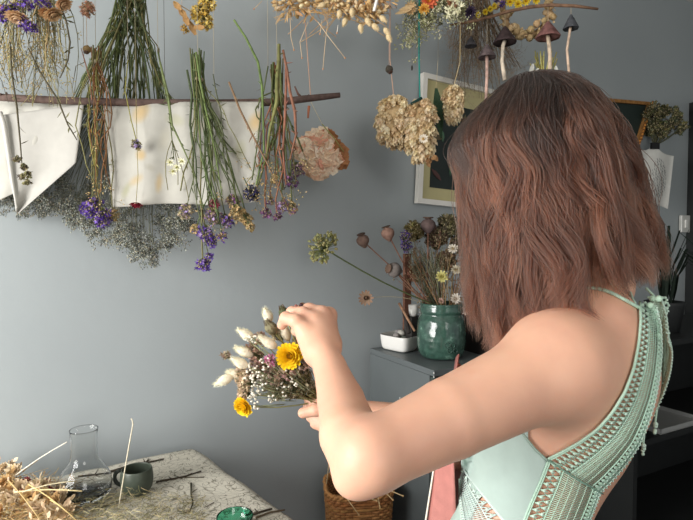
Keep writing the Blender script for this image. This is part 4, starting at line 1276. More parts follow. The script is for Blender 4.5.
# ---- 5 white-flowered sprig and long bare stems crossing the middle cloth
t = hung('hanging_white_sprig', 158, 52, DC - 0.05, 'green stem with pale cream flowers crossing the middle cloth', 'dried flower')
q = [P(x, y, DC - 0.05) for x, y in ((158, 52), (163, 80), (169, 110), (172, 140), (174, 160))]
mb = MB(); mb.tube(q, [0.0018, 0.0016, 0.0014, 0.0012, 0.001], GREEN, 5); leafy(mb, q, 14, 0.02, 0.0035, GREEN)
for (x, y) in ((178, 185), (189, 200), (168, 190)): mb.tube(arc(q[3], P(x, y, DC - 0.045), rv(0.006), 5), 0.0009, OLIVE, 4)
mb.build('stem', M['plant'], t)
for (x, y) in ((170, 162), (177, 167), (182, 161), (173, 171)):
    mb = MB(); strawflower(mb, P(x, y, DC - 0.052), (rnd(-.3, .3), -0.8, -0.4), 0.0095, (226, 224, 196), (190, 186, 110), 2, 8); mb.build('flower_head', M['petal'], t)
# ---- 6 middle bunch, purple heads
bunch('hanging_statice_bunch', (198, 80), DC - 0.03, 'green-stemmed bunch over the right half of the middle cloth, violet heads trailing below', [
    (206, 232, 0, K_stat(0.020, 40, PURS + [LILAC], 0.005)), (203, 264, -0.01, K_stat(0.016, 30, PURS, 0.005)), (211, 241, 0.0, K_stat(0.014, 26, PURS)), (186, 210, 0.01, K_stat(0.018, 34, [LILAC, (176, 160, 130)])),
    (214, 215, 0.0, K_stat(0.021, 44, MIX)), (226, 220, 0.01, K_stat(0.018, 40, MIX + PURS)), (214, 203, 0.0, K_stat(0.012, 26, [(170, 70, 96), (140, 70, 90)])), (237, 212, 0.0, K_stat(0.021, 44, GOLD)),
    (247, 218, 0.01, K_stat(0.017, 36, GOLD)), (232, 200, 0.01, K_stat(0.016, 30, GOLD + MIX)), (209, 257, -0.01, K_stat(0.010, 16, PURS)), (196, 228, 0, K_stat(0.012, 18, GOLD + PURS)), (222, 236, 0, K_stat(0.012, 18, GOLD + PURS)), (250, 226, 0, K_stat(0.011, 18, GOLD))],
    [GREEN, OLIVE, (86, 100, 62)], r=(0.0013, 0.0023), spread=0.02, butts=0.06)
t = hung('hanging_dried_flower', 214, 74, DC - 0.04, 'dark bare stem standing up beside the violet bunch on the branch', 'dried stalk')
mb = MB(); q = [P(x, y, DC - 0.04) for x, y in ((213, 74), (216, 92), (221, 112), (223, 150), (230, 190))]; mb.tube(q, [.0012, .0016, .0016, .0014, .001], (88, 92, 70), 5); leafy(mb, q, 10, 0.016, 0.003, (96, 100, 70)); mb.build('stem', M['plant'], t)
for (lab, pl, c) in (('thick green stem at the left of the violet bunch, sticking up over the branch', ((196, 52), (200, 80), (206, 110), (215, 150), (222, 195)), (104, 120, 72)),
                     ('dark ribbed stem reaching above the branch left of the thick green stem', ((187, 70), (192, 95), (190, 125), (196, 160), (197, 200)), (70, 80, 56)),
                     ('thin green stem slanting past the fold of the middle cloth', ((160, 62), (168, 95), (172, 125), (184, 150), (196, 178)), (110, 120, 80)),
                     ('brown bent stem crossing the right part of the middle cloth', ((229, 82), (240, 110), (254, 138), (268, 165), (290, 212)), (122, 98, 74))):
    dd = DC - 0.055
    t = thing('hanging_dried_flower', P(*pl[0], dd), lab, 'dried stalk', 'loose stems stuck through the branch')
    q = [P(x, y, dd + rnd(-.004, .004)) for x, y in pl]
    mb = MB(); mb.tube(q, [0.0024, 0.0028, 0.0024, 0.0018, 0.0012], c, 6); leafy(mb, q, 12, 0.018, 0.003, c); mb.build('stalk', M['plant'], t)
# ---- 7 right bunch by the branch tip
bunch('hanging_statice_bunch', (277, 92), DC - 0.03, 'bunch of thick brown and green stems near the branch tip, plum heads below', [
    (283, 205, 0, K_stat(0.015, 26, MIX)), (292, 206, 0, K_stat(0.016, 28, MIX + GOLD)), (266, 212, 0, K_stat(0.013, 22, [PLUM, (80, 44, 84)])), (290, 180, 0, K_stat(0.018, 34, [PLUM, (86, 60, 110)])),
    (297, 168, 0.01, K_stat(0.016, 26, [(120, 90, 110), PLUM])), (267, 180, 0, K_wisp), (262, 170, 0, K_wisp), (275, 178, 0, K_stat(0.012, 18, GOLD)), (270, 200, 0, K_stat(0.010, 14, MIX)), (277, 215, 0, K_stat(0.010, 14, [PLUM])), (258, 185, 0, K_wisp), (284, 190, 0, K_wisp)],
    [GREEN, (138, 94, 70), (104, 96, 62), (88, 96, 58)], r=(0.0013, 0.0026), spread=0.016, butts=0.07)
t = hung('hanging_cornflower', 268, 66, DC - 0.03, 'navy blue dried flower head at the right end of the middle cloth', 'dried flower')
q = [P(x, y, DC - 0.03) for x, y in ((268, 66), (262, 100), (258, 140), (252, 180))]
mb = MB(); mb.tube(q, 0.0016, GREEN, 5); leafy(mb, q, 9, 0.02, 0.003, OLIVE); mb.build('stem', M['plant'], t)
mb = MB(); statice(mb, P(251, 192, DC - 0.03), (0, 0, -1), 0.018, 60, [(52, 50, 84), (60, 56, 92), (44, 44, 70)], 0.005); mb.build('flower_head', M['petal'], t)
for (lab, pl, c, r) in (('long green stalk curving up above the branch and over the cloth', ((234, 20), (246, 38), (258, 62), (262, 85), (263, 108), (264, 150), (256, 185)), (92, 110, 62), 0.0028),
                  ('short thick mossy stalk standing up above the branch', ((279, 44), (279, 60), (277, 80), (277, 102), (270, 130), (266, 160)), (104, 104, 64), 0.0044),
                  ('thick reddish brown stalk beside the mossy one', ((283, 50), (287, 70), (290, 92), (295, 112), (296, 135), (290, 160)), (126, 88, 70), 0.0034),
                  ('smooth red-brown stalk bending right above the plum heads', ((286, 62), (286, 90), (285, 120), (283, 150), (286, 185)), (122, 82, 66), 0.003)):
    dd = DC - 0.055
    t = thing('hanging_dried_flower', P(*pl[0], dd), lab, 'dried stalk', 'loose stems stuck through the branch')
    q = [P(x, y, dd + rnd(-.005, .005)) for x, y in pl]; n_ = len(q)
    mb = MB(); mb.tube(q, list(np.linspace(r * .8, r, n_ // 2)) + list(np.linspace(r, r * .5, n_ - n_ // 2)), c, 7)
    for k in range(7):
        j = random.randint(0, n_ - 2); f = rnd(0, 1); p = q[j] * f + q[j + 1] * (1 - f); mb.tube([p, p + unit(rv(.5) + np.array([0, -.2, .5])) * rnd(.008, .018)], [r * .5, r * .2], vary(c, 10), 5)
    mb.build('stalk', M['wood'], t)
# ---- 8 peach paper-petal posy on its string
dd = HD0(322)
t = hung('hanging_paper_posy', 305, 20, dd, 'crumpled peach and cream papery flower hanging on a long string, right of the branch tip', 'dried flower', None, (206, 160, 130))
twine(P(305, 20, dd), P(311, 102, dd), t, (206, 160, 130), 0.001); twine(P(311, 102, dd), P(322, 124, dd), t, (200, 190, 160), 0.0008)
mb = MB(); mb.tube([P(309, 106, dd - .01), P(308, 118, dd - .01)], [0.004, 0.0025], (170, 110, 84), 7); mb.build('cord_end', M['string'], t)
mb = MB(); cen = P(321, 154, dd)
ub = unit(np.array([0.80, 0, 0.42])); vb = unit(np.array([-0.42, 0, 0.80])); hb_, vb_ = .045, .047
for i in range(330):
    a_, b_ = rnd(-1, 1), rnd(-1, 1); ed = max(abs(a_), abs(b_)); p = cen + ub * a_ * hb_ + vb * b_ * vb_ + np.array([0, -(.024 * (1 - .6 * ed ** 3)) * (1 if i % 4 else -1) + rnd(-.003, .003), 0])
    c_ = random.choice([(232, 206, 178), (236, 214, 188), (226, 196, 166), (216, 178, 146), (230, 172, 146), (240, 224, 202)]) if a_ < .75 else (172, 120, 80)
    d_ = unit(ub * rnd(-1, 1) + vb * rnd(-1, 1)); mb.petal(p - d_ * .012, d_, np.array([rnd(-.5, .5), -1, rnd(-.5, .5)]), rnd(.026, .04), rnd(.026, .04), vary(c_, 6), rnd(-.12, .12), .7, 3)
mb.build('flower_head', M['petal'], t)
mb = MB(); mb.tube([P(322, 124, dd - .03), P(334, 138, dd - .035), P(344, 152, dd - .03)], 0.0014, (150, 150, 90), 5); mb.build('stem', M['plant'], t)

# ---- 9 top-left bunch: statice, peach strawflowers, wispy stems
dd = HD0(30) - 0.01
heads = [(10, 10, -0.02, K_stat(0.015, 30, PURS)), (25, 2, -0.02, K_stat(0.015, 30, PURS)), (42, 1, -0.02, K_stat(0.015, 34, PURS)), (31, 26, -0.03, K_stat(0.012, 26, PURS)), (24, 22, -0.02, K_stat(0.012, 20, [LILAC, PURPLE])), (2, 14, -0.02, K_stat(0.012, 20, PURS)),
         (17, 14, -0.03, K_straw(0.023, (218, 188, 152), (190, 140, 90))), (1, 5, -0.02, K_straw(0.02, (216, 184, 148), (190, 140, 90))), (52, 12, -0.03, K_straw(0.020, (204, 170, 128), (150, 100, 60))), (62, 2, -0.02, K_straw(0.018, (212, 176, 136), (160, 110, 70))), (46, 11, -0.02, K_straw(0.015, (190, 150, 108), (140, 90, 60)))]
bunch('hanging_mixed_bunch', (30, -40), dd, 'mixed bunch in the top left corner with violet statice and peach strawflowers', heads, [OLIVE, STRAW], spread=0.03)
t = hung('hanging_grass_bunch', 45, -20, dd + 0.03, 'wispy tangle of dry grass and seed stems hanging above the left cloth', 'dried grass')
for i in range(64):
    x0 = rnd(0, 68); a = P(x0 * 0.7 + 12, -16, dd + 0.03); b = P(x0 + rnd(-12, 12), rnd(60, 108), dd + rnd(0, .05)); mb = MB()
    q = arc(a, b, rv(0.018), 7, 0.002); c = vary(random.choice([(150, 142, 104), (112, 108, 76), (168, 152, 108), (90, 88, 66)]), 12)
    mb.tube(q, [0.0012, 0.0006], c, 4)
    for k in range(9):
        j = random.randint(1, 5); spray(mb, q[j], unit(rv(.7) + np.array([0, 0, -.6])), rnd(0.008, 0.016), 1, 0.6, 0.0004, vary(c, 10), lambda m, e, d_: m.blob(e, (0.0014, 0.0014, 0.0026), vary((176, 158, 112), 18), d_, 'oct'), 2, 0.8)
    mb.build('stem', M['plant'], t)
for (lab, pl, tip) in (('dark leafy stem hanging in front of the left cloth, seed head at its tip', ((10, 42), (12, 75), (17, 108), (20, 140), (22, 165)), 1),
                  ('dark thin stem slanting right across the left cloth', ((28, 48), (40, 72), (58, 100), (68, 125), (77, 140)), 0),
                  ('fine arching twig at the right of the top left bunch', ((60, 5), (66, 20), (70, 42), (68, 60), (60, 78)), 0)):
    t = hung('hanging_dried_flower', pl[0][0], pl[0][1], dd - 0.02, lab, 'dried stalk')
    q = [P(x, y, dd - 0.02) for x, y in pl]; mb = MB(); mb.tube(q, [.0011, .0016, .0018, .0014, .001], (82, 76, 58), 6); leafy(mb, q, 14, 0.018, 0.0035, (98, 96, 66)); mb.build('stalk', M['plant'], t)
    if tip:
        mb = MB()
        for (x, y) in ((17, 158), (24, 166), (28, 174), (22, 176), (27, 182)): statice(mb, P(x, y, dd - .02), (0, 0, -1), 0.007, 12, [(110, 106, 72), (140, 134, 92), (80, 70, 64)], 0.0035)
        mb.build('seed_head', M['petal'], t)
def hung_cluster(name, label, px, py, d, fn, cat='dried flower', col=(190, 160, 130)):
    t = hung(name, px, py, d, label, cat, None, col); mb = MB(); fn(mb, P(px, py, d)); mb.build('flower_head', M['petal'], t); return t
hung_cluster('hanging_blossom', 'small peach blossom cluster hanging left of the green sea lavender stems', 88, 8, HD0(88), lambda mb, c: statice(mb, c, (0, 0, -1), 0.016, 44, [(206, 160, 132), (196, 146, 118)], 0.004))
hung_cluster('hanging_seed_pod', 'tiny round brown seed pod hanging over the gap between the cloths', 87, 49, HD0(88), lambda mb, c: pod(mb, c, (0, -0.5, -1), 0.0085, (140, 116, 74)))
t = hung('hanging_twig', 84, 62, HD0(88), 'bare reddish twig hanging beneath the tiny seed pod', 'twig')
q = [P(x, y, HD0(88)) for x, y in ((81, 48), (85, 62), (90, 80), (92, 100))]; mb = MB(); mb.tube(q, [.0008, .0014, .001, .0016], (140, 100, 80), 5)
for (a, b) in (((85, 62), (76, 66)), ((88, 72), (98, 60)), ((98, 60), (103, 38)), ((90, 78), (80, 96)), ((76, 66), (72, 90))): mb.tube([P(*a, HD0(88)), P(*b, HD0(88))], [.0009, .0005], (96, 92, 72), 4)
mb.build('stalk', M['wood'], t)
# ---- 10 yellow clusters
hung_cluster('hanging_yarrow', 'knobbly yellow flower head at the top edge beside the green stems', 203, 12, HD0(203), lambda mb, c: [statice(mb, c + np.array([rnd(-.018, .018), 0, z]), (0, 0, -1), 0.020, 70, [(222, 190, 92), (206, 170, 76), (230, 204, 116)], 0.0045) for z in (0.022, 0.0, -0.02)])
hung_cluster('hanging_curled_petal', 'curled tan petal sprig left of the knobbly yellow head', 182, 14, HD0(203), lambda mb, c: ([mb.petal(c + np.array([-.02 + .012 * k, 0, .03 - .015 * k]), unit(np.array([.6, -.1, -.8]) + rv(.3)), (0, -1, .2), .034, .016, (186, 146, 96), .3, .4, 4) for k in range(5)], mb.tube([c + np.array([-.02, 0, .03]), c + np.array([.03, -.004, 0]), c + np.array([.006, 0, -.035])], .0012, (150, 120, 70), 5), mb.tube([c + np.array([-.02, 0, .03]), c + np.array([.028, 0, -.03])], .0012, (150, 120, 70), 5), statice(mb, c + np.array([.006, 0, -.035]), (0, 0, -1), .010, 20, [(206, 164, 80)], .0035)))
# ---- 11 beige top bunch with bunny tails, loose strings
dd = HD0(330) - 0.04
t = hung('hanging_straw_bunch', 322, -14, dd, 'large straw-coloured bunch of seed heads and bunny tails at the top edge', 'dried flowers')
for (px, py, R) in ((290, 4, .05), (312, 2, .05), (338, 4, .045), (358, 8, .045), (372, 14, .04), (378, -2, .05)):
    mb = MB(); c0 = P(px, py, dd)
    for i in range(95):
        p = c0 + unit(rv(1)) * np.array([1, .8, .75]) * R * rnd(.3, 1)
        k = rnd(0, 1)
        if k < .5: mb.petal(p, unit(p - c0 + rv(.02)), rv(1), rnd(.012, .028), rnd(.004, .009), vary(random.choice([(204, 168, 116), (190, 150, 102), (216, 186, 140)]), 12), .3, .2, 3)
        elif k < .8: mb.blob(p, (rnd(.004, .007), rnd(.004, .007), rnd(.006, .011)), vary(random.choice([(222, 196, 148), (206, 172, 120), (232, 212, 170)]), 10), p - c0, 'ico')
        else: mb.tube([p - (p - c0) * .8, p + (p - c0) * .5], [.0011, .0006], vary((190, 150, 104), 14), 4)
    mb.build('flower_head', M['petal'], t)
for (px, py, a) in ((326, 10, 200), (340, 16, 260), (352, 14, 270), (366, 24, 300), (372, 30, 320), (384, 34, 310), (387, 40, 300), (346, 24, 250), (380, 22, 320), (360, 30, 280)):
    an = math.radians(a); bunny_tail('bunny_tail', t, P(px, py - 6, dd - .03), np.array([math.cos(an) * .8, -.2, math.sin(an)]), .028, .015, (226, 204, 160), 160)
for i in range(26):
    mb = MB(); a = P(rnd(290, 350), rnd(-4, 12), dd); b = P(rnd(272, 388), rnd(8, 42), dd - rnd(0, .04)); mb.tube(arc(a, b, rv(.004), 4), [.001, .0007], vary((200, 162, 112), 10), 4); mb.build('stem', M['plant'], t)
for (pl, c) in (([(290, 15), (291, 38), (294, 50)], (210, 184, 150)), ([(308, 22), (300, 42), (302, 58)], (216, 190, 156)), ([(328, 20), (325, 46), (323, 69)], (206, 180, 146)), ([(318, 22), (328, 36), (345, 58)], (214, 190, 156)), ([(322, 20), (320, 34)], (206, 180, 146)), ([(262, 1), (254, 9)], (206, 180, 146)), ([(338, 25), (337, 33)], (232, 224, 210))):
    mb = MB(); L = [P(x, y, dd - .05) for x, y in pl]; mb.tube(L, .0009, c, 5); mb.blob(L[-1], (.0022, .0018, .0028), (196, 144, 104)); mb.build('loose_string', M['string'], t)
mb = MB(); mb.tube([P(378, -4, dd - .06), P(374, 11, dd - .06)], .004, (236, 232, 224), 8); mb.build('paper_strip', M['ceramic'], t)

# ---- 12 top middle mixed bunch over the wreath
dd = 1.50
t = hung('hanging_wild_bunch', 440, -20, dd, 'loose bunch of fine greenish white sprays with orange and dark blooms at the top edge', 'dried flowers')
for i in range(60):
    x = rnd(400, 470); mb = MB(); a = P(440 + rnd(-10, 10), -16, dd); lo = np.interp(x, [400, 415, 430, 450, 465], [48, 50, 32, 22, 26])
    b = P(x, lo - rnd(0, 26), dd + rnd(-.04, .04)); q = arc(a, b, rv(.012), 6); mb.tube(q, [.0012, .0006], (124, 122, 86), 4)
    for j in (2, 3, 4, 5): spray(mb, q[j], unit(q[j] - q[j - 1] + rv(.3)), .017, 2, .55, .0004, (132, 132, 96), lambda m, e, d_: [m.blob(e + rv(.0015), (.0020, .0020, .0024), vary(random.choice([(198, 196, 160), (168, 170, 120), (214, 210, 180)]), 12), None, 'oct') for _ in range(2)], 3, .75)
    mb.build('flower_spray', M['plant'], t)
for (px, py, R, c, ce) in ((429, 0, .024, (222, 120, 84), (230, 170, 60)), (424, 9, .016, (226, 176, 84), (200, 140, 50)), (470, 12, .018, (58, 46, 66), (40, 32, 44)), (452, 2, .020, (190, 140, 110), (160, 110, 80)), (410, 8, .018, (208, 176, 130), (190, 150, 100))):
    mb = MB(); strawflower(mb, P(px, py, dd - .04), (rnd(-.2, .2), -.8, -.4), R, c, ce, 3, 12); mb.build('flower_head', M['petal'], t)
for k in range(12):
    mb = MB(); c0 = P(rnd(446, 462), rnd(-2, 14), dd - .05); [mb.petal(c0, unit(rv(1) + np.array([0, -.5, 0])), (0, -1, 0), .014, .005, vary((226, 224, 190), 8), .2, .3, 2) for _ in range(6)]; mb.build('petal_cluster', M['petal'], t)
for (px, py) in ((408, 10), (404, 14)): 
    mb = MB(); mb.petal(P(px + 8, py - 5, dd - .05), (-.9, 0, -.3), (0, -1, 0), .05, .012, (214, 184, 138), .1, .2, 4); mb.build('leaf', M['petal'], t)
# ---- 13 curved twig with paper toadstools, wreath and yellow blooms
dg = 1.62
tw = hung('hanging_twig', 520, 14, dg, 'long curved bare twig below the top edge that carries the toadstools', 'twig')
bpx = [(450, 25), (470, 22), (490, 17), (510, 11), (530, 7), (550, 5), (575, 6), (598, 9)]
q = [P(x, y, dg + 0.0) for x, y in bpx]; mb = MB(); mb.tube(q, [.0035, .0045, .005, .0052, .0056, .0056, .005, .0038], (124, 96, 76), 8); mb.build('bark', M['wood'], tw)
wr = hung('hanging_wreath', 527, -14, dg + 0.06, 'round wreath of pale seed pods with yellow blooms hanging behind the twig', 'wreath')
mb = MB(); cw = P(526, 8, dg + .06)
ring = [cw + np.array([.075 * math.cos(a), 0, .088 * math.sin(a)]) for a in np.linspace(0, 2 * math.pi, 40)]
mb.tube(ring, .009, (150, 124, 90), 8); mb.build('ring', M['wood'], wr)
for k in range(54):
    a = k / 54 * 2 * math.pi + rnd(-.05, .05); p = cw + np.array([.075 * math.cos(a), 0, .088 * math.sin(a)]) + rv(.008) + np.array([0, -.008, 0])
    mb = MB(); R = rnd(.009, .013); mb.blob(p, (R, R, R * .9), vary((200, 172, 128), 10), rv(1), 'ico2', .05)
    for _ in range(5): mb.petal(p + rv(R * .5), unit(rv(1) + np.array([0, -.6, 0])), rv(1), R, R * .8, vary((214, 188, 146), 10), .2, .4, 2)
    mb.build('seed_pod', M['petal'], wr)
for (px, py) in ((510, 2), (518, 4), (526, 1), (536, 0), (514, -2), (485, 12), (490, 9), (478, 15), (494, 6)):
    mb = MB(); strawflower(mb, P(px, py, dg + .0), (rnd(-.3, .3), -1, -.3), .014 if px > 500 else .010, (232, 206, 62), (190, 140, 40), 3, 11); mb.build('yellow_bloom', M['petal'], wr)
for (px, py) in ((497, 0), (502, 4)):
    mb = MB(); statice(mb, P(px, py, dg), (0, -1, 0), .010, 20, PURS, .004); mb.build('violet_bloom', M['petal'], wr)
def toad(px, py, w_, h_, stem, d, label, cap_col, stem_col=(196, 172, 150)):
    top_ = P(px, py, d); k = d / FPX
    t = thing('hanging_toadstool', top_, label, 'toadstool ornament', 'cone-capped toadstools hanging from the twig')
    ty_ = np.interp(px, [b[0] for b in bpx], [b[1] for b in bpx])
    twine(top_, P(px, ty_, dg), t, (170, 156, 132), .0008)
    R = w_ / 2 * k; hh = h_ * k
    mb = MB(); prof = [(.0004, 0), (R * .16, -hh * .08), (R * .42, -hh * .35), (R * .75, -hh * .72), (R, -hh), (R * .98, -hh * 1.05), (R * .7, -hh * .97), (R * .12, -hh * .88)]
    mb.lathe(top_, (0, 0, 1), prof, cap_col, 28, jit=.015, ribs=7, ribd=.03); mb.build('cap', M['wood'], t)
    if stem:
        L = [top_ - UP * hh * .9] + [P(x, y, d) for x, y in stem]
        mb = MB(); mb.tube(L, [.004 * w_ / 20 + .0015] + [.0045 * w_ / 22 + .001] * (len(L) - 2) + [.0062 * w_ / 22], stem_col, 9); mb.build('stem', M['wood'], t)
    return t
toad(471, 36, 12, 10, None, dg, 'smallest dark grey cone, leftmost on the twig, without a visible stem', (58, 56, 58))
toad(487, 44, 18, 13, [(487, 70), (486, 100), (484, 112)], dg - .01, 'faded grey-brown toadstool with a thick pinkish stem, second from the left', (96, 84, 84), (196, 164, 150))
toad(505, 26, 23, 16, [(503, 46), (502, 62), (505, 80)], dg, 'wide dark brown cone with a thin crooked white stem, third from the left', (62, 50, 50), (206, 192, 172))
toad(548, 21, 24, 16, [(549, 44), (550, 56), (550, 70)], dg, 'wide red-brown cone over the small straw posy, second from the right', (118, 82, 78), (196, 176, 152))
toad(571, 14, 15, 14, [(570, 30), (567, 50), (569, 72), (573, 82)], dg, 'small slate grey cone with a long pale stem, rightmost on the twig', (72, 74, 78))
# small straw posy behind her head
t = hung('hanging_posy', 545, 52, dg + .12, 'small posy of yellow-green stalks with white petals just above her hair', 'dried flowers')
for k in range(20):
    mb = MB(); a = P(545 + rnd(-5, 5), 92, dg + .12); b = P(545 + rnd(-15, 13), rnd(50, 66), dg + .12 + rnd(-.02, .02)); mb.tube([a, (a + b) / 2 + rv(.002), b], [.0022, .0026, .0020], vary((190, 184, 112), 16), 5); mb.build('stalk', M['plant'], t)
for (px, py) in ((530, 68), (534, 72), (556, 70), (528, 74)):
    mb = MB(); mb.petal(P(px, py + 6, dg + .1), (rnd(-.4, .4), -.2, 1), (0, -1, 0), .032, .016, (226, 226, 216), .1, .3, 3); mb.build('white_petal', M['petal'], t)
# brown feathery bunch behind the toadstools
t = hung('hanging_smoke_bush_bunch', 476, -10, dg + .12, 'large hazy grey-brown feathery bunch behind the toadstools', 'dried flowers')
for k in range(84):
    mb = MB(); a = P(476 + rnd(-12, 12), -4, dg + .12); x = rnd(448, 522); y = rnd(46, 100) if x < 505 else rnd(50, 75); b = P(x, y, dg + .14 + rnd(-.03, .05)); q = arc(a, b, rv(.015), 6); mb.tube(q, [.0016, .0007], vary((124, 106, 86), 10), 4)
    for j in (2, 3, 4, 5): spray(mb, q[j], unit(q[j] - q[j - 1] + rv(.4)), .026, 2, .6, .0004, vary((156, 138, 116), 12), lambda m, e, d_: m.tube([e, e + rv(.006)], [.0004, .0002], vary((156, 138, 116), 14), 3, cap=False), 3, .8)
    mb.build('feathery_spray', M['plant'], t)
# ---- 14 two fat cream seed-head bundles
def scale_bundle(px, py, hw, hh, d, label, tie_to, tiecol, tiename='cord'):
    top_ = P(px, py - hh, d)
    t = thing('hanging_hop_bundle', top_, label, 'dried flowers', 'cream hop bundles hanging beside the white picture frame')
    a_ = P(tie_to[0], tie_to[1], d - .002)
    twine(top_ - UP * .01, a_, t, tiecol, .0022 if tiename == 'ribbon' else .0012, tiename)
    twine(a_, to_ceiling(a_), t, tiecol, .0022 if tiename == 'ribbon' else .0012, tiename)
    k = d / FPX; c0 = P(px, py, d)
    mb = MB(); mb.blob(c0, (hw * k * .72, hw * k * .6, hh * k * .82), (206, 178, 134), None, 'ico3', .04); mb.build('core', M['petal'], t)
    for i in range(98):
        z = 1 - 2 * (i + rnd(0, 1)) / 98; a = rnd(-math.pi, 0) if i % 5 else rnd(0, math.pi); rr = math.sqrt(max(0, 1 - z * z * .85))
        p = c0 + np.array([math.cos(a) * rr * hw * k * .80, math.sin(a) * rr * hw * k * .7, z * hh * k * .9])
        out = unit(p - c0 + np.array([0, 0, -.02])); L = rnd(.022, .029); mb = MB(); col = vary(random.choice([(236, 216, 180), (226, 204, 164), (244, 230, 198), (216, 192, 150)]), 8)
        dn = unit(out * .7 + np.array([0, -.1, -.9])); u, v, w = basis(dn)
        mb.blob(p, (L * .32, L * .32, L * .45), col, dn, 'ico2')
        for r_ in range(3):
            for s_ in range(5):
                an = 2 * math.pi * (s_ + .5 * (r_ % 2)) / 5; o = math.cos(an) * u + math.sin(an) * v
                mb.petal(p - dn * L * (.3 - .22 * r_) + o * L * .12, unit(dn * .8 + o * .55), o, L * .5, L * .42, vary(col, 6), -.25, .35, 2)
        mb.build('hop_cone', M['petal'], t)
    return t
dh = 1.50
scale_bundle(394, 122, 20, 26, dh, 'left cream bundle of hop cones, hanging from a peach cord', (390, 60), (206, 166, 142))
hb = scale_bundle(420, 130, 18, 32, dh - .02, 'right cream bundle of hop cones on a teal ribbon, with a small white daisy', (419, 52), (40, 130, 120), 'ribbon')
scale_bundle(453, 104, 9, 18, dh + .05, 'slim cream hop sprig close to her hair, before the picture', (460, 62), (190, 170, 130))
mb = MB(); strawflower(mb, P(423, 139, dh - .075), (0.05, -1, 0.05), .0135, (236, 228, 210), (214, 170, 90), 2, 12); mb.build('daisy', M['petal'], hb)
mb = MB(); c = P(416, 101, dh - .05); mb.tube([P(411, 104, dh - .05), c, P(422, 98, dh - .05)], .004, (36, 62, 58), 6); mb.build('bow', M['string'], hb)
mb = MB(); c = P(428, 158, dh - .03); [mb.petal(c + rv(.008), unit(rv(1) + np.array([0, -.4, -.6])), (0, -1, 0), .022, .014, (160, 122, 84), .3, .3, 3) for _ in range(12)]; mb.build('brown_petals', M['petal'], hb)
t = hung('hanging_seed_pod', 389, 69, dh - .01, 'small dark round pod on the peach cord above the hop bundles', 'seed pod', None, (206, 166, 142))
mb = MB(); pod(mb, P(389, 69, dh - .01), (.4, -.4, -1), .011, (72, 66, 58)); mb.build('pod', M['wood'], t)
t = hung('hanging_leaf', 438, 60, dh + .10, 'long dark green leaf hanging before the white picture frame', 'leaf')
mb = MB(); mb.petal(P(436, 88, dh + .1), (.10, 0, -1), (0, -1, 0), .155, .030, (52, 74, 54), .05, .15, 8, belly=.45); mb.build('blade', M['plant'], t)
twine(P(438, 60, dh + .1), P(436, 89, dh + .1), t)
# small dark speck pods
for (px, py, lab) in ((412, 68, 'tiny dark bud on a thread left of the teal ribbon'), ):
    t = hung('hanging_bud', px, py, dh + .05, lab, 'bud'); mb = MB(); mb.blob(P(px, py, dh + .05), (.003, .003, .008), (70, 66, 62), None, 'ico2'); mb.build('bud', M['plant'], t)

# ------------------------------------------------------------------ bouquet in her hands
bind = P(322, 402, 0.888)
bq = thing('dried_flower_bouquet', bind, 'dried bouquet in her hands: bunny tails, yellow strawflowers, white sprigs', 'bouquet')
def bstem(h, parent=bq, col=(150, 144, 98), r=0.0009, over=0.06, name='stem'):
    a = bind + rv(0.004); d = unit(a - h)
    mb = MB(); mb.tube([a + d * over + rv(.003), a] + arc(a, h, rv(.004), 5)[1:], r, vary(col, 12), 5)
    return mb.build(name, M['plant'], parent)
mb = MB(); dB = unit(bind - P(262, 362, .88)); mb.lathe(bind, dB, [(.0085, -.007), (.0095, 0), (.0085, .007)], (190, 168, 126), 14, close=True); mb.build('twine_binding', M['string'], bq)
for (b0, b1, dz) in (((271, 322), (264, 308), 0), ((254, 339), (237, 329), -.01), ((277, 348), (258, 336), -.02), ((253, 356), (234, 347), -.01), ((248, 367), (231, 358), -.02), ((243, 377), (226, 371), 0), ((233, 376), (214, 385), -.01), ((289, 341), (281, 322), 0)):
    a = P(*b0, .875 + dz); e = P(*b1, .865 + dz); L = np.linalg.norm(e - a) * 1.06
    st = bstem(a)
    bunny_tail('bunny_tail', bq, a, e - a, L, .0165 if L > .027 else .0135, (248, 238, 214), 330)
for (c, n, R, npet) in ((P(290, 356, .845), (-.12, -1, .15), .0225, 17), (P(245, 405, .855), (-.45, -.85, -.3), .0185, 17)):
    bstem(c, r=.0013); mb = MB(); strawflower(mb, c, n, R, (246, 198, 24), (176, 136, 40), 5, npet + 3, (252, 218, 40)); mb.build('yellow_strawflower', M['petal'], bq)
def white_fl(m, e, d): 
    for _ in range(1): m.blob(e, (.0022, .0022, .0018), vary((236, 232, 216), 6), None, 'ico', .2)
for i in range(46):
    px, py = random.choice([(258, 372), (264, 376), (270, 380), (266, 390), (260, 396), (272, 366), (256, 384), (280, 400), (262, 404), (268, 370), (296, 372), (300, 384), (254, 344), (260, 345), (288, 392)]); 
    c = P(px + rnd(-4, 4), py + rnd(-4, 4), .865 + rnd(-.03, .01)); mb = MB()
    a = c + (bind - c) * .35; mb.tube([a, c], .0005, (150, 156, 120), 3); spray(mb, c, unit(c - bind), .010, 1, .6, .0004, (150, 156, 120), white_fl, 4, .8); mb.build('white_sprig', M['petal'], bq)
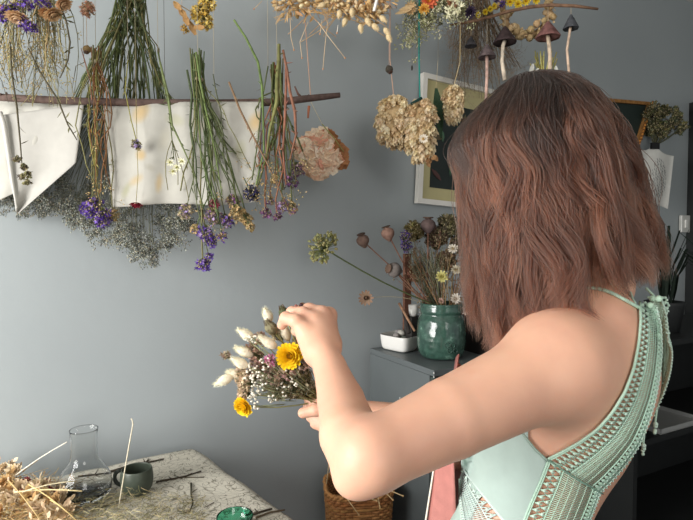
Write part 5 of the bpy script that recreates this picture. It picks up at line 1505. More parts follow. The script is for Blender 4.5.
for (px, py, R, n, cols, dz) in ((271, 361, .009, 26, [(219, 121, 165), (208, 136, 172)], -.02), (255, 352, .017, 44, [(193, 150, 133), (179, 143, 126)], .0), (262, 366, .02, 54, [(198, 156, 143), (179, 150, 131), (212, 169, 159)], .005), (283, 374, .022, 60, [(192, 157, 137), (165, 150, 124), (212, 172, 157)], -.0),
                           (303, 362, .020, 60, [(219, 189, 172), (208, 179, 160), (226, 201, 186)], -.005), (246, 384, .014, 44, [(219, 195, 165), (208, 183, 152)], -.02), (242, 372, .011, 30, [(219, 195, 165), (208, 183, 152)], -.01), (245, 394, .011, 30, [(212, 186, 154)], -.01),
                           (227, 356, .0065, 18, [(157, 134, 114), (140, 129, 111)], -.01), (279, 334, .014, 34, [(208, 186, 150), (219, 201, 167)], .01), (296, 388, .022, 60, [(152, 152, 123), (140, 137, 114), (172, 154, 131)], .01), (276, 388, .02, 54, [(162, 154, 126), (179, 162, 140)], .012), (262, 340, .012, 24, [(193, 157, 136)], .01), (270, 376, .02, 60, [(193, 160, 150), (176, 154, 133), (212, 179, 167)], .008), (252, 376, .016, 44, [(208, 176, 154), (186, 150, 136)], .005), (292, 372, .016, 44, [(205, 165, 156), (219, 186, 172)], -.004), (302, 376, .018, 50, [(157, 150, 123), (179, 165, 137)], .004), (282, 392, .016, 44, [(157, 154, 124), (179, 165, 136)], .005), (308, 384, .015, 40, [(143, 140, 114), (162, 150, 126)], .005), (288, 368, .016, 34, [(215, 165, 157), (198, 157, 140)], .0), (300, 345, .014, 30, [(208, 189, 157)], .01)):
    c = P(px, py, .872 + dz); bstem(c); mb = MB(); statice(mb, c, c - bind, R, n, cols, .0036); mb.build('filler_flower', M['petal'], bq)
for (px, py, R, col) in ((271, 328, .0100, (132, 126, 98)), (284, 313, .0085, (84, 90, 62))):
    c = P(px, py, .862); bstem(c, r=.0012); mb = MB(); d = unit(c - bind)
    mb.lathe(c, d, [(.0003, -R * 1.2), (R * .6, -R * .9), (R, -R * .1), (R * .85, R * .6), (R * .35, R * 1.1), (R * .15, R * 1.5), (.0002, R * 1.6)], col, 30, ribs=10, ribd=.07)
    u, v, w = basis(d)
    for k in range(10): a = k * .628; o = math.cos(a) * u + math.sin(a) * v; mb.tube([c - w * R * 1.2 + o * R * .2, c + o * R * 1.02, c + w * R * .9 + o * R * .6, c + w * R * 1.7 + o * R * .4], [.0006, .0008, .0006, .0003], (96, 80, 58), 4)
    mb.build('seed_pod', M['plant'], bq)
for i in range(26): bstem(P(rnd(285, 312), rnd(372, 398), .875 + rnd(-.015, .01)), r=.0008, col=(120, 110, 70))
# her ring
mb = MB(); rc = (P(303, 309.5, .823)); ax_ = unit(P(297, 311, .832) - P(309, 309, .815)); u, v, w = basis(ax_)
mb.tube([rc + .0102 * (math.cos(a) * u + math.sin(a) * v) for a in np.linspace(0, 2 * math.pi, 25)], .0011, (196, 150, 110), 6)
g = mb.build('ring', M['metal'], woman); g['label'] = 'thin ring with a dark stone'
mb = MB(); mb.blob(P(301, 305, .814), (.0035, .003, .003), (60, 30, 40), None, 'ico2'); mb.blob(P(296, 306, .816), (.0028, .0028, .0028), (150, 90, 80), None, 'ico2'); mb.build('stone', M['ceramic'], g)

# ------------------------------------------------------------------ on the cabinet
kc = 1.706 / FPX
cc = on_z(441, 357, CZ)
crk = thing('crock', cc, 'speckled green glazed crock holding dried flowers on the cabinet', 'vase')
prof = [(.0003, 0.0005), (.052, 0.0), (.060, .003), (.070, .016), (.0745, .035), (.0755, .07), (.0745, .105), (.070, .125), (.064, .134), (.0632, .139), (.067, .142), (.0675, .150), (.0655, .160), (.067, .166), (.066, .171), (.061, .171), (.058, .160), (.057, .140), (.064, .120), (.068, .07), (.062, .02), (.0003, .012)]
mb = MB(); mb.lathe(cc, (0, 0, 1), prof, (50, 110, 90), 56); b_ = mb.build('body', crock_mat(), crk); mod_sub(b_, 1)
mb = MB()
for (dx, z) in ((.012, .035), (.030, .034), (.021, .05), (.004, .052)):
    a = math.asin(dx / .0755) ; c = cc + np.array([math.sin(a) * .0757, -math.cos(a) * .0757, z])
    n = np.array([math.sin(a), -math.cos(a), 0]); u, v, w = basis(n)
    mb.tube([c + .0075 * (math.cos(t) * u + math.sin(t) * v) for t in np.linspace(0, 2 * math.pi, 20)], .0014, (70, 130, 108), 6)
mb.build('glaze_rings', crock_mat(), crk)
mouth = cc + UP * .165
def vase_stem(mb, head, col, r=.0016, bend=None):
    k = unit((head - mouth) * np.array([1, 1, 0])); a = mouth + k * .035 + rv(.008) * np.array([1, 1, 0]); b = a - UP * .13 - k * .02
    b = cc + (b - cc) * np.array([.6, .6, 1]); b[2] = max(b[2], CZ + .02)
    q = [b] + arc(a, head, rv(.008) if bend is None else bend, 7)
    mb.tube(q, r, col, 6); return q
def vased(name, px, py, d, label, cat, stemcol, fn, r=.0016, group=None, headname='flower_head', hm='petal'):
    h = P(px, py, d); t = thing(name, mouth, label, cat, group)
    mb = MB(); q = vase_stem(mb, h, stemcol, r); mb.build('stem', M['plant'], t)
    mb = MB(); fn(mb, h, unit(q[-1] - q[-2])); mb.build(headname, M[hm], t); return t
def allium(mb, c, d):
    for i in range(120):
        q = unit(rv(1)); 
        if np.dot(q, d) < -.6: continue
        L = rnd(.036, .050); e = c + q * L; mb.tube([c + q * .003, e], [.0009, .0006], (128, 134, 84), 4)
        mb.blob(e, (.0044, .0044, .0058), vary((158, 154, 104), 14), q, 'ico', .2)
        for k in range(3): mb.petal(e, unit(q + rv(.5)), rv(1), .008, .004, vary((178, 176, 124), 14), .3, .1, 2)
    mb.blob(c, .007, (110, 116, 70), None, 'ico2')
vased('dried_allium', 325, 249, 1.50, 'spiky green allium globe reaching far left out of the crock', 'dried flower', (84, 94, 60), allium, .0024)
for (px, py, d, R, lab, c, dr) in ((363, 241, 1.60, .020, 'brown poppy head farthest left, behind the long allium stem', (128, 104, 92), (-.3, -.3, 1)), (388, 234, 1.62, .021, 'pale pinkish poppy head pointing up beside the violet sprig', (158, 124, 110), (-.3, -.1, 1)), (395, 270, 1.58, .023, 'grey poppy head low over the rim left of the crock', (112, 104, 98), (-.8, -.5, .2)), (428, 226, 1.66, .024, 'dark tall poppy head standing upright above the crock', (96, 84, 78), (0, -.1, 1))):
    vased('poppy_seed_head', px, py, d, lab, 'seed head', (134, 98, 80), lambda mb, c0, dd, R=R, c=c, dr=dr: pod(mb, c0, dr, R, c), .0022, None, 'pod', 'wood')
def disc(mb, c, d):
    n = np.array([-.2, -1, .1]); strawflower(mb, c, n, .024, (150, 124, 104), (110, 88, 70), 2, 12, (140, 112, 92))
vased('dried_flower', 366, 298, 1.60, 'small flat brown star-shaped flower hanging before the wall left of the dish', 'dried flower', (170, 160, 130), disc, .0008)
vased('dried_statice', 406, 244, 1.60, 'violet sprig at the left edge of the crock arrangement', 'dried flower', (96, 88, 70), lambda mb, c, d: [statice(mb, c + UP * z, (-.2, 0, 1), .018, 34, [(92, 70, 140), (76, 60, 120)], .0048) for z in (.02, -.01)], .0014)
for (px, py, R, n, cols, lab) in ((414, 233, .030, 80, [(136, 126, 80), (112, 100, 66)], 'olive flower cluster behind the violet sprig'), (436, 240, .034, 100, [(110, 88, 72), (92, 76, 64), (128, 104, 84)], 'dull brown flower cluster below the tall dark poppy head'), (448, 228, .034, 110, [(126, 122, 84), (104, 96, 70), (84, 80, 62)], 'tall mottled green-brown cluster at the back next to her hair'),
                            (417, 275, .026, 60, [(150, 104, 80), (128, 86, 66)], 'reddish brown crumpled cluster just above the crock rim'), (446, 262, .03, 80, [(124, 100, 78), (100, 84, 66)], 'brown tuft in the middle of the crock arrangement'), (460, 245, .03, 80, [(116, 104, 80), (96, 84, 66)], 'brown tuft at the right edge beside her hair')):
    vased('dried_flower', px, py, 1.68 + rnd(-.02, .04), lab, 'dried flower', (120, 104, 78), lambda mb, c, d, R=R, n=n, cols=cols: statice(mb, c, (0, 0, 1), R * 1.1, int(n * 1.5), cols, .0072), .0014)
for (px, py, R, c, ce, lab) in ((453, 249, .016, (222, 214, 198), (190, 170, 130), 'upper white strawflower near her hair above the crock'), (455, 299, .018, (226, 218, 206), (200, 180, 150), 'white strawflower resting on the crock rim, right'), (441, 301, .010, (208, 176, 160), (170, 130, 110), 'tiny pinkish bloom on the crock rim'), (442, 277, .020, (206, 200, 130), (170, 160, 90), 'ragged pale yellow bloom above the crock'), (456, 270, .016, (200, 190, 166), (170, 150, 110), 'beige bloom between the two white strawflowers'), (466, 311, .015, (214, 196, 186), (180, 150, 130), 'pinkish white bloom hanging over the right of the rim')):
    vased('dried_strawflower', px, py, 1.60, lab, 'dried flower', (140, 120, 84), lambda mb, c0, d, R=R, c=c, ce=ce: strawflower(mb, c0, (rnd(-.3, .3), -1, .4), R, c, ce, 3, 11), .0012)
t = thing('dried_grass_tuft', mouth, 'dome of fine grey-green grass blades in the crock behind the violet sprig', 'dried grass')
for i in range(70):
    a = mouth + rv(.012) * np.array([1, 1, 0]) - UP * .05; b = P(rnd(408, 446), 246 + abs(rnd(-1, 1)) * 22, 1.67 + rnd(-.04, .04)); mb = MB(); mb.tube(arc(a, b, rv(.008), 5), [.0012, .0006], vary(random.choice([(128, 128, 100), (112, 116, 92), (150, 140, 112)]), 12), 4)
    for k in range(8): p = a * .25 + b * .75 + (b - a) * rnd(-.1, .25); mb.tube([p, p + unit(rv(.6) + UP) * .014], [.0007, .0002], vary((136, 136, 110), 14), 3, cap=False)
    mb.build('blade', M['plant'], t)
t = thing('dried_stalk_bundle', mouth, 'bundle of bare brown stalks fanning out of the crock', 'dried stems')
for i in range(34):
    a = mouth + rv(.02) * np.array([1, 1, 0]) - UP * .07; b = P(rnd(398, 468), rnd(236, 286), 1.66 + rnd(-.05, .05)); mb = MB(); q = arc(a, b, rv(.008), 5); mb.tube(q, [.0016, .0009], vary(random.choice([(132, 98, 72), (110, 86, 64), (150, 118, 88)]), 12), 5)
    for j in (2, 3, 4): spray(mb, q[j], unit(q[j] - q[j - 1] + rv(.3)), .014, 1, .5, .0005, (120, 98, 74), lambda m, e, d_: m.blob(e, (.0026, .0026, .004), vary((128, 104, 78), 20), d_, 'oct', .2), 3, .8)
    mb.build('stalk', M['plant'], t)
# white dish
p0, p1, p2 = on_z(381, 349, CZ), on_z(404, 354, CZ), on_z(421, 349.5, CZ)
p1 = p1 + 0; p3 = p0 + p2 - p1; ctr = (p0 + p1 + p2 + p3) / 4
dsh = thing('dish', ctr, 'white oblong ceramic dish on the cabinet left of the crock', 'dish')
def rr(u_, f, z):
    # rounded outline of the dish scaled by f
    c4 = [p0, p1, p2, p3]; out = []
    a = (p1 - p0) / 2; b = (p3 - p0) / 2
    th = u_ * 2 * math.pi; n_ = 5.0; x = math.copysign(abs(math.cos(th)) ** (2 / n_), math.cos(th)); y = math.copysign(abs(math.sin(th)) ** (2 / n_), math.sin(th))
    return ctr + (a * x + b * y) * f * 1.10 + UP * z * 1.12
DP = [(.0, .001), (.90, .0), (1.0, .006), (1.06, .030), (1.09, .046), (1.06, .047), (1.00, .030), (.93, .010), (0, .007)]
mb = MB(); mb.grid(lambda i, j: rr(i, DP[round(j * 8)][0] + 1e-4, DP[round(j * 8)][1]), 64, 9, (226, 225, 220), closed_u=True); mod_sub(mb.build('bowl', M['ceramic'], dsh), 1)
grp = 'pale pebbles heaped in the white dish'
for i, (x, y, z, r) in enumerate(((-.4, -.2, .030, .020), (.1, .1, .034, .022), (.5, -.1, .030, .018), (-.1, -.4, .045, .017), (.3, .4, .032, .018), (-.45, .4, .032, .018), (.05, .0, .056, .018), (-.25, .15, .055, .016))):
    mb = MB(); c = ctr + (p1 - p0) / 2 * x + (p3 - p0) / 2 * y + UP * z; mb.blob(c, (r, r * .8, r * .62), vary((150, 152, 142), 18), unit(rv(.3) + UP), 'ico2', .05)
    o = mb.build('pebble', M['paint'], None); tag(o, 'pale grey-green pebble in the white dish', 'pebble', grp)
# sticks, board, small box with a little cup
def stick(name, a, b, r, col, label, cat, mat='wood'):
    mb = MB(); mb.tube([a, (a + b) / 2 + rv(.0006), b], r, col, 8); o = mb.build(name, M[mat], None); tag(o, label, cat); return o
bb = on_z(406, 336, CZ); bt = 1.4 + (-(262 - 260) / FPX - .035) * 1.72
mb = MB(); mb.box(P(407, 300, 1.76) * np.array([1, 1, 0]) + UP * (CZ + .16), WT * .014, WN * .006, UP * .16, (104, 72, 58)); o = mb.build('wooden_board', M['wood'], None, False); mod_bevel(o, .002); tag(o, 'narrow reddish brown board standing upright behind the dish', 'board')
mb = MB(); bx = P(414, 330, 1.74); mb.box(np.array([bx[0], bx[1], CZ + .0565]), WT * .026, WN * .022, UP * .0565, (52, 50, 48)); o = mb.build('small_box', M['dark'], None, False); mod_bevel(o, .002); tag(o, 'small dark box between dish and crock, carrying the little white cup', 'box')
cu = np.array([bx[0] - .003, bx[1] - .004, CZ + .1135]); t = thing('cup', cu, 'tiny white cup with a handle on the small dark box', 'cup')
mb = MB(); mb.lathe(cu, (0, 0, 1), [(.0003, .001), (.012, 0), (.0150, .01), (.0165, .038), (.0150, .038), (.0135, .012), (.0003, .006)], (226, 224, 218), 28); mb.build('body', M['ceramic'], t)
mb = MB(); mb.tube([cu + np.array([.0155 + .010 * math.sin(a), 0, .022 + .011 * math.cos(a)]) for a in np.linspace(0.1, math.pi - .1, 10)], .0022, (226, 224, 218), 8); mb.build('handle', M['ceramic'], t)
stick('wooden_stick', P(415, 331, 1.668), P(399, 303, 1.70), .0045, (150, 116, 92), 'pinkish wooden stick leaning out of the dish to the left', 'stick')
stick('wooden_stick', P(409, 333, 1.68), P(404, 312, 1.72), .007, (48, 44, 42), 'thick dark stick leaning behind the pinkish one', 'stick')
# black crate to the right of the crock
mb = MB(); cq = A * np.array([1, 1, 0]) + ex * .36 + ey * .22 + UP * (CZ + .06)
t = thing('black_crate', cq - UP * .06, 'black crate on the cabinet right of the crock, half hidden by her arm', 'crate')
for (s, nn, hs, hn) in ((-.10, 0, .003, .12), (.10, 0, .003, .12), (0, -.12, .10, .003), (0, .12, .10, .003)):
    mb = MB(); mb.box(cq + ex * s + ey * nn, ex * hs, ey * hn, UP * .06, (28, 24, 22)); mb.build('side_panel', M['dark'], t, False)
mb = MB(); mb.box(cq - UP * .057, ex * .10, ey * .12, UP * .003, (28, 24, 22)); mb.build('base_panel', M['dark'], t, False)
for k, (x, y, c) in enumerate(((-.05, .05, (96, 120, 160)), (.02, .07, (180, 150, 120)), (.05, .02, (60, 70, 90)))):
    mb = MB(); mb.lathe(cq - UP * .053 + ex * x + ey * y, (0, 0, 1), [(.0003, 0), (.015, 0), (.015, .09), (.011, .1), (.0003, .1)], c, 18); o = mb.build('spool', M['string'], None); tag(o, ['blue thread spool', 'tan thread spool', 'dark blue thread spool'][k] + ' standing in the black crate', 'spool')

# ------------------------------------------------------------------ pictures on the wall
def picture(name, tl, tr, br_, bl, fw, th, fcol, label, mat='ceramic'):
    c = (tl + tr + br_ + bl) / 4; t = thing(name, c, label, 'picture frame'); n = unit(np.cross(tr - tl, bl - tl)); 
    if np.dot(n, WN) < 0: n = -n
    for (a, b, c_, d_, nm) in ((tl, tr, br_, bl, 'top'), (bl, br_, tr, tl, 'bottom'), (tl, bl, br_, tr, 'left'), (tr, br_, bl, tl, 'right')):
        ia = a + (unit(d_ - a) + unit(b - a)) * fw; ib = b + (unit(c_ - b) + unit(a - b)) * fw; V = [a, b, ib, ia]; V = V + [v - n * th for v in V]
        mb = MB(); mb.add(V, [(0, 1, 2, 3), (7, 6, 5, 4), (0, 4, 5, 1), (1, 5, 6, 2), (2, 6, 7, 3), (3, 7, 4, 0)], fcol); mb.build('frame_bar', M[mat], t, False)
    return t, n
tl, bl = H(424, 72, .04), H(418, 203, .04); dn = unit(bl - tl); rt = unit(WT - dn * np.dot(WT, dn)); W1 = .36; tr, br_ = tl + rt * W1, bl + rt * W1; Hh = np.linalg.norm(bl - tl)
t, n = picture('picture_frame', tl, tr, br_, bl, .018, .022, (222, 220, 212), 'white framed picture with a wide olive mat, partly behind her hair')
def fq(mb, x0, x1, y0, y1, off, col): 
    V = [tl + rt * x + dn * y - n * off for (x, y) in ((x0, y0), (x1, y0), (x1, y1), (x0, y1))]; V += [v - n * .002 for v in V]
    mb.add(V, [(0, 1, 2, 3), (7, 6, 5, 4), (0, 4, 5, 1), (1, 5, 6, 2), (2, 6, 7, 3), (3, 7, 4, 0)], col)
mb = MB(); fq(mb, .01, W1 - .01, .01, Hh - .01, .012, (186, 178, 132)); mb.build('mat_board', M['paint'], t, False)
mb = MB(); fq(mb, .055, W1 - .055, .09, Hh - .062, .0095, (38, 46, 44)); pic = mb.build('print', M['dark'], t, False)
mb = MB()
for k in range(26):
    a = tl + rt * rnd(.08, W1 - .08) + dn * rnd(.12, Hh - .09) - n * .0088; d = unit(rt * rnd(-1, 1) + dn * rnd(-1, 1)); mb.petal(a, d, n, rnd(.03, .07), rnd(.012, .022), vary(random.choice([(66, 96, 72), (96, 84, 60), (150, 140, 120), (84, 60, 50)]), 10), .01, .1, 3)
mb.build('printed_leaves', M['paint'], t)
c4 = [H(606, 98, .05), H(652, 102, .05), H(633, 163, .05), H(588, 159, .05)]
t, n2 = picture('picture_frame', *c4, .016, .02, (146, 104, 58), 'small dark picture in a gilt frame hanging askew behind her hair', 'wood')
mb = MB(); c_ = sum(c4) / 4; V = [c_ + (p - c_) * .93 - n2 * .012 for p in c4]; V += [v - n2 * .003 for v in V]
mb.add(V, [(0, 1, 2, 3), (7, 6, 5, 4), (0, 4, 5, 1), (1, 5, 6, 2), (2, 6, 7, 3), (3, 7, 4, 0)], (34, 46, 42)); mb.build('print', M['dark'], t, False)
mb = MB(); a_, b_ = c4[1], c4[2]
for k in range(40):
    p = a_ * (1 - k / 39) + b_ * k / 39 + n2 * .003; mb.blob(p + rv(.001), (.006, .006, .006), (190, 130, 62) if k % 2 else (120, 78, 40), None, 'ico')
mb.build('gilt_beading', M['wood'], t)
mb = MB(); c_ = P(613, 122, wd(613) - .10)
strawflower(mb, c_, (0, -1, 0), .02, (130, 136, 130), (60, 60, 60), 2, 9); o = mb.build('dried_flower', M['petal'], None); tag(o, 'tiny pale bloom tucked in the gilt frame beside her hair', 'dried flower')
# posy, clip and printed cloth at the right
dr = wd(660) - .12
t = thing('hanging_posy', P(655, 146, dr), 'dull olive posy pinned on the wall right of the gilt frame', 'dried flowers')
for k in range(26):
    mb = MB(); a = P(655, 146, dr); b = P(rnd(648, 682), rnd(108, 136), dr + rnd(-.05, .03)); q = arc(a, b, rv(.01), 5); mb.tube(q, .0018, (88, 88, 66), 4); statice(mb, b, b - a, .026, 22, [(108, 104, 66), (84, 88, 62), (66, 66, 54)], .008); mb.build('sprig', M['plant'], t)
dr -= .02
t = thing('hanging_printed_cloth', P(655, 146, dr), 'small white cloth with a grey flower print clipped to the wall at the right', 'cloth')
def pc(i, j):
    a = np.array([641, 150]) * (1 - j) + np.array([636, 196]) * j; b = np.array([674, 156]) * (1 - j) + np.array([668, 209]) * j; q = a * (1 - i) + b * i
    top = 150 + (156 - 150) * i - 6 * math.exp(-((i - .42) / .2) ** 2)
    y = q[1] if j > .0 else top
    y = q[1] - 6 * math.exp(-((i - .42) / .2) ** 2) * (1 - j)
    col = (204, 204, 198)
    e = ((q[0] - 659) / 7) ** 2 + ((y - 178) / 20) ** 2
    if e < 1 and math.sin(q[0] * 2.6 + math.sin(y * .8) * 2) * math.sin(y * 1.1 + q[0] * .5) > .25: col = (128, 130, 128)
    return P(q[0], y, dr + .02 * math.sin(i * 8 + j) * (.4 + j * .6)), col
mb = MB(); mb.grid(pc, 60, 60, None); o = mb.build('cloth', M['cloth'], t); mod_solid(o, .001)
mb = MB(); mb.box(P(655, 146, dr - .01), (.022, .008, 0), (0, .008, 0), (0, 0, .014), (26, 26, 26)); mb.build('clip', M['dark'], t, False)

# ------------------------------------------------------------------ far right: plant, tray
pp = np.array([P(664, 330, 1.93)[0], P(664, 330, 1.93)[1], SBZ + .021])
t = thing('potted_plant', pp, 'dark potted plant with drooping narrow leaves on the black sideboard', 'plant')
mb = MB(); mb.lathe(pp, (0, 0, 1), [(.0003, 0), (.05, 0), (.065, .10), (.068, .11), (.06, .11), (.055, .09), (.0003, .09)], (34, 36, 36), 28); mb.build('pot', M['dark'], t)
for k in range(22):
    a = pp + UP * .09 + rv(.012) * np.array([1, 1, 0]); an = rnd(0, 6.28); h = rnd(.14, .30); o_ = np.array([math.cos(an), math.sin(an), 0]); 
    q = [a, a + UP * h * .6 + o_ * .02, a + UP * h + o_ * .06, a + UP * h * .82 + o_ * .12, a + UP * h * .5 + o_ * .15]; mb = MB()
    for i in range(4): mb.petal(q[i], q[i + 1] - q[i], o_ + UP * .4, np.linalg.norm(q[i + 1] - q[i]) * 1.05, .013 - .002 * i, (30, 40, 32), 0, .8, 2)
    mb.build('leaf', M['plant'], t)
tc_ = f0 + ex * .20 - ey * .10 + UP * .7405
mb = MB(); mb.box(tc_ + UP * .002, ex * .13, ey * .085, UP * .002, (150, 152, 150)); mb.box(tc_ + UP * .010 + ey * .083, ex * .13, ey * .002, UP * .008, (150, 152, 150)); mb.box(tc_ + UP * .010 - ey * .083, ex * .13, ey * .002, UP * .008, (150, 152, 150)); mb.box(tc_ + UP * .010 + ex * .128, ex * .002, ey * .085, UP * .008, (150, 152, 150)); mb.box(tc_ + UP * .010 - ex * .128, ex * .002, ey * .085, UP * .008, (150, 152, 150))
o = mb.build('tray', M['ceramic'], None, False); tag(o, 'flat pale grey tray on the shelf of the black sideboard', 'tray')

# ------------------------------------------------------------------ on the table
TT = TZ + .0046
def tz(px, py): return on_z(px, py, TT)
c = tz(85, 497); gl = glass_mat('clear_glass', (.985, .99, .985), 0.0, 1.3)
prof = [(.0003, .004), (.046, .0), (.053, .006), (.0585, .022), (.057, .042), (.046, .064), (.033, .080), (.0275, .088), (.0272, .125), (.0285, .150), (.0298, .155), (.0292, .1555), (.0275, .150), (.0262, .125), (.0264, .088), (.0318, .080), (.0448, .063), (.0555, .042), (.057, .022), (.052, .009), (.0003, .0075)]
mb = MB(); mb.lathe(c, (0, 0, 1), prof, (230, 235, 232), 48); o = mb.build('glass_carafe', gl, None, origin=c); mod_sub(o, 1); tag(o, 'clear glass carafe with a wide straight neck on the table cloth', 'carafe')
c = tz(137, 493); mg = thing('mug', c, 'dark grey-green pottery mug on the table cloth', 'mug')
prof = [(.0003, .002), (.022, 0), (.026, .002), (.034, .014), (.0365, .030), (.0358, .044), (.0335, .056), (.0325, .0590), (.0305, .058), (.0328, .044), (.0338, .030), (.031, .015), (.0003, .008)]
mb = MB(); mb.lathe(c, (0, 0, 1), prof, (64, 72, 62), 40); mod_sub(mb.build('body', vmat('dark_stoneware', .4, .12, 60, .4), mg), 1)
mb = MB(); mb.tube([c + np.array([-.0365 - .016 * math.sin(a), 0.004, .034 + .017 * math.cos(a)]) for a in np.linspace(.15, math.pi - .15, 12)], .0045, (48, 52, 46), 8); mb.build('handle', M['dark'], mg)
gb = tz(235, 533); gg = glass_mat('green_glass', (.12, .55, .36), 0.02)
mb = MB(); mb.lathe(gb, (0, 0, 1), [(.0003, .002), (.022, 0), (.030, .008), (.0355, .028), (.0365, .036), (.0345, .036), (.033, .028), (.027, .010), (.0003, .006)], (30, 120, 84), 44); o = mb.build('glass_bowl', gg, None, origin=gb); mod_sub(o, 1); tag(o, 'small green glass bowl at the near edge of the table', 'bowl')
def twig(pl, r, col, label, lift=0, branches=2, name='twig', cat='twig', mat='wood', endz=None):
    t = None; q = [tz(x, y) + UP * (r + lift * (i % 2)) for i, (x, y) in enumerate(pl)]
    if endz:
        for i, z in endz.items(): q[i] = P(*pl[i], z)
    mb = MB(); n_ = len(q); mb.tube(q, list(np.linspace(r, r * .6, n_)), col, 7)
    for k in range(branches):
        j = random.randint(1, n_ - 1); p = q[j]; d = unit(q[j] - q[j - 1] + rv(.6) * np.array([1, 1, .0])); e = p + d * rnd(.01, .025); e[2] = p[2] + rnd(0, .004); mb.tube([p, e], [r * .7, r * .3], col, 5)
    o = mb.build(name, M[mat], None); tag(o, label, cat); return o
DT = (70, 62, 52)
twig([(106, 474), (125, 468), (145, 464), (164, 460)], .0028, DT, 'dark twig lying behind the mug towards the far table corner', 0, 3)
twig([(78, 478), (95, 476), (112, 473)], .0026, DT, 'short dark twig seen behind the carafe', 0, 2)
twig([(156, 483), (172, 480), (186, 477), (201, 472)], .0024, DT, 'dark twig lying to the right of the mug', 0, 3)
twig([(160, 481), (180, 478), (204, 478)], .0016, (84, 78, 60), 'thin twig beside the dark one right of the mug', 0, 2)
twig([(191, 484), (191, 494), (193, 504), (189, 514)], .0022, (74, 72, 54), 'knobbly twig pointing towards the near edge of the table', 0, 5)
twig([(214, 503), (208, 506), (204, 508)], .001, DT, 'tiny dark twig on the bare part of the cloth', 0, 0)
twig([(246, 518), (258, 514), (272, 510)], .003, DT, 'dark twig on the table edge right of the green bowl', 0, 1)
twig([(256, 519), (270, 514), (285, 511)], .0026, (92, 80, 62), 'brown twig jutting over the right table edge', 0.001, 1)
twig([(90, 512), (108, 506), (126, 500)], .0025, (110, 104, 80), 'grey-green stem in front of the carafe', 0, 4)
PALE = (222, 206, 168)
def straw(a, da, b, db, r, col, label, cat='straw'):
    mb = MB(); p, q = P(*a, da), P(*b, db); mb.tube(arc(p, q, UP * .004, 5), r, col, 6); o = mb.build('straw', M['plant'], None); tag(o, label, cat); return o
def dtab(px, py): return on_z(px, py, TT)[1] / ray(px, py)[1]
straw((12, 478), dtab(12, 478) - .06, (67, 442), 1.15, .0013, (226, 222, 206), 'long pale straw pointing up to the carafe neck from the flower heap')
straw((118, 512), dtab(118, 512) - .01, (133, 424), 1.02, .0012, (222, 214, 190), 'tall thin pale stalk leaning upright before the mug')
straw((133, 424), 1.02, (131, 419), 1.022, .0011, (222, 214, 190), 'bent tip of the tall thin pale stalk')
straw((14, 492), 1.06, (82, 491), 1.06, .0014, (224, 206, 158), 'straw lying level across the front of the carafe')
straw((22, 492), 1.05, (75, 481), 1.08, .0012, (226, 214, 178), 'straw just above the level one at the carafe')
straw((28, 484), 1.05, (72, 516), 1.0, .0012, (214, 188, 130), 'golden straw slanting down in front of the flower heap')
straw((50, 500), 1.03, (76, 520), 1.0, .001, (214, 188, 130), 'shorter golden straw at the bottom edge')
straw((8, 480), 1.07, (40, 520), 1.0, .0011, (206, 178, 126), 'golden straw steeply slanting at the left of the heap')
# heap of dried flowers, bottom left
heap = []
spec = [((208, 184, 150), (186, 156, 116), 'cream'), ((216, 196, 164), (190, 160, 116), 'pale cream'), ((120, 36, 50), (90, 30, 40), 'burgundy'), ((196, 160, 110), (170, 130, 84), 'tan')]
places = [(6, 486, 3), (14, 478, 1), (22, 496, 0), (8, 504, 0), (30, 510, 3), (28, 486, 2), (40, 492, 1), (18, 512, 1), (44, 506, 0), (56, 512, 3), (2, 516, 3), (36, 518, 0), (20, 503, 2), (50, 497, 2), (62, 504, 1), (12, 494, 3), (66, 518, 0), (52, 520, 1), (34, 501, 1), (-4, 496, 0), (4, 474, 0), (46, 487, 2)]
near_words = ['at the far left edge', 'highest in the heap, touching the frame left', 'near the middle left of the heap', 'low at the left edge', 'in the front row of the heap', 'dark one next to the upper straws', 'behind the level straw', 'second in the front row', 'at the centre of the heap', 'in front near the carafe', 'lowest, in the left corner', 'bottom, in the middle of the heap', 'dark one in the middle of the heap', 'dark one nearest the carafe', 'under the level straw near the carafe', 'between the upper left blooms', 'at the bottom right end of the heap', 'at the bottom before the golden straws', 'just right of the dark middle one', 'cut by the left border', 'uppermost at the left border', 'dark one behind the level straw']
for k, (px, py, s) in enumerate(places):
    col, ce, nm = spec[s]; base = tz(px, py + 6); hgt = rnd(.018, .04); c0 = base + UP * hgt
    t = thing('dried_strawflower', base, f'{nm} dried bloom {near_words[k]} on the table', 'dried flower')
    mb = MB(); n_ = unit(np.array([rnd(-.5, .5), rnd(-.9, -.2), rnd(.2, 1)])); e = base + np.array([rnd(.02, .06), rnd(-.02, .04), 0]); e[2] = TT + .001; mb.tube([e, base + UP * .003 + rv(.002), c0 - n_ * .004], .0009, (176, 150, 100), 4); mb.build('stem', M['plant'], t)
    mb = MB(); strawflower(mb, c0, n_, rnd(.018, .023) if s != 2 else .014, col, ce, 4, 12); 
    if s != 2:
        for _ in range(22): mb.petal(c0 + rv(.012), unit(rv(1) + UP * .5), rv(1), rnd(.012, .02), rnd(.005, .01), vary(col, 14), .2, .2, 2)
    mb.build('flower_head', M['petal'], t)
mb = MB()
for k in range(900):
    a = tz(rnd(62, 205), rnd(498, 530)); lim = np.interp((a[0] - tz(62, 510)[0]), [0, .12, .28], [.03, .035, .008]); a = a + UP * rnd(0.0, lim)
    b = a + rv(.012) * np.array([1, 1, .5]); b[2] = max(b[2], TT + .0006); a[2] = max(a[2], TT + .0006)
    mb.tube([a, (a + b) / 2 + rv(.002) * np.array([1, 1, .2]) + UP * .001, b], .0005, vary(random.choice([(186, 174, 132), (150, 144, 104), (206, 192, 150), (120, 116, 88)]), 14), 3, cap=False)
o = mb.build('dried_moss', M['plant'], None); tag(o, 'low tangle of wispy dried moss and clippings in front of the mug', 'dried moss', None, 'stuff')
mb = MB()
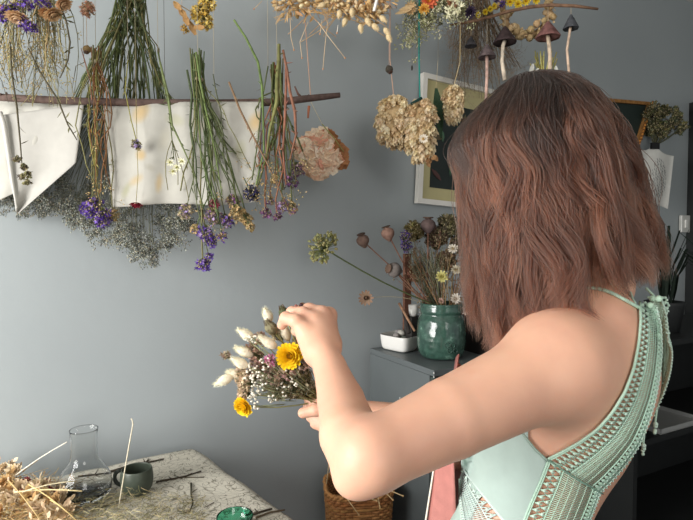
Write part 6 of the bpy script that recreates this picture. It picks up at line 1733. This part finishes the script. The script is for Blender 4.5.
for k in range(700):
    a = tz(rnd(-10, 78), rnd(484, 530)) + UP * rnd(0, .028); b = a + rv(.02) * np.array([1, 1, .4]); a[2] = max(a[2], TT + .0006); b[2] = max(b[2], TT + .0006)
    mb.tube([a, b], .0007, vary(random.choice([(206, 174, 120), (190, 154, 104), (216, 190, 142)]), 14), 3, cap=False)
o = mb.build('dried_chaff', M['plant'], None); tag(o, 'straw-coloured chaff and stems under the heap of dried blooms', 'dried stems', None, 'stuff')

# ------------------------------------------------------------------ wicker basket on a stool behind her elbow
db = 1.58; bcz = P(360, 486, db)[2]
bc = P(358, 500, db) * np.array([1, 1, 0]); BH = .24
st = thing('stool', bc, 'low wooden stool against the wall under the wicker basket', 'stool')
sz = bcz - BH - .003
mb = MB(); mb.lathe(bc + UP * sz, (0, 0, 1), [(.0003, -.025), (.13, -.025), (.135, -.02), (.135, -.004), (.13, 0), (.0003, 0)], (120, 90, 64), 36); mb.build('seat', M['wood'], st)
for k in range(4):
    a = k * math.pi / 2 + .6; o_ = np.array([math.cos(a), math.sin(a), 0]); mb = MB(); mb.tube([bc + UP * (sz - .02) + o_ * .09, bc + o_ * .13], .013, (112, 84, 60), 10); mb.build('leg', M['wood'], st)
bsk = thing('wicker_basket', bc + UP * sz, 'brown wicker basket with a tall thin handle behind her elbow', 'basket')
BW, BD = .096, .08
def bpt(a, z, f=1.0):
    n_ = 4.0; x = math.copysign(abs(math.cos(a)) ** (2 / n_), math.cos(a)); y = math.copysign(abs(math.sin(a)) ** (2 / n_), math.sin(a)); g = (.86 + .14 * z / BH) * f
    return bc + UP * (sz + .003 + z) + np.array([1, .12, 0]) * x * BW * g + np.array([-.12, 1, 0]) * y * BD * g
NS = 36
mb = MB()
for r in range(30):
    z = BH * r / 29; mb.tube([bpt(2 * math.pi * k / (NS * 2), z, 1 + .028 * (1 if (k + (r % 2) * 2) % 4 < 2 else -1)) for k in range(NS * 2 + 1)], .0046, vary((168, 118, 70), 12), 5, cap=False)
mb.build('woven_side', M['wicker'], bsk)
for k in range(NS):
    mb = MB(); mb.tube([bpt(2 * math.pi * (k + .5) / NS, z) for z in np.linspace(0, BH, 6)], .003, vary((150, 104, 62), 10), 5); mb.build('stake', M['wicker'], bsk)
mb = MB()
for q in (0, 1):
    mb.tube([bpt(2 * math.pi * k / 72, BH + .004 + .006 * math.sin(k * 1.2 + q * math.pi), 1.02 + .02 * math.cos(k * 1.2 + q * math.pi)) for k in range(73)], .0055, (176, 126, 76), 6, cap=False)
mb.build('rim', M['wicker'], bsk)
mb = MB(); mb.grid(lambda i, j: bpt(i * 2 * math.pi, .004, max(.01, j)), 36, 3, (130, 92, 56), closed_u=True); mod_solid(mb.build('base', M['wicker'], bsk), .004)
lining = MB(); lining.grid(lambda i, j: bpt(i * 2 * math.pi, j * (BH - .004), .955), 48, 6, (120, 84, 52), closed_u=True); mod_solid(lining.build('inner_weave', M['wicker'], bsk), .002)
for s in (-1, 1):
    mb = MB(); a = bpt(math.pi if s < 0 else 0, BH); mb.tube([a, a + np.array([.012 * -s, 0, .10]), bc + UP * (sz + BH + .22) + np.array([s * .045, 0, 0])] + ([bc + UP * (sz + BH + .245)] if s > 0 else []), .0018, (206, 186, 146), 6); mb.build('handle', M['string'], bsk)
for k, (a, b) in enumerate((((357, 490), (359, 515)), ((372, 490), (377, 501)), ((376, 488), (380, 508)), ((386, 486), (393, 500)), ((396, 486), (403, 496)))):
    mb = MB(); p, q = P(*a, db - .13), P(*b, db - .15); up_ = bpt(-math.pi / 2 - .3 + .25 * k, BH + .012, 1.0)
    mb.tube([up_ + np.array([0, .03, .02]), up_ + np.array([0, -.012, .012]), q], .0014, (212, 186, 140), 5); mb.blob(q, (.003, .003, .003), (206, 170, 120), None, 'ico'); o = mb.build('straw', M['plant'], None)
    tag(o, ['longest pale straw hanging over the basket rim below her elbow', 'short straw hanging over the basket beside the longest', 'middle pale straw over the basket rim', 'straw slanting right over the basket rim', 'rightmost straw over the basket rim, beyond the weave'][k], 'straw')
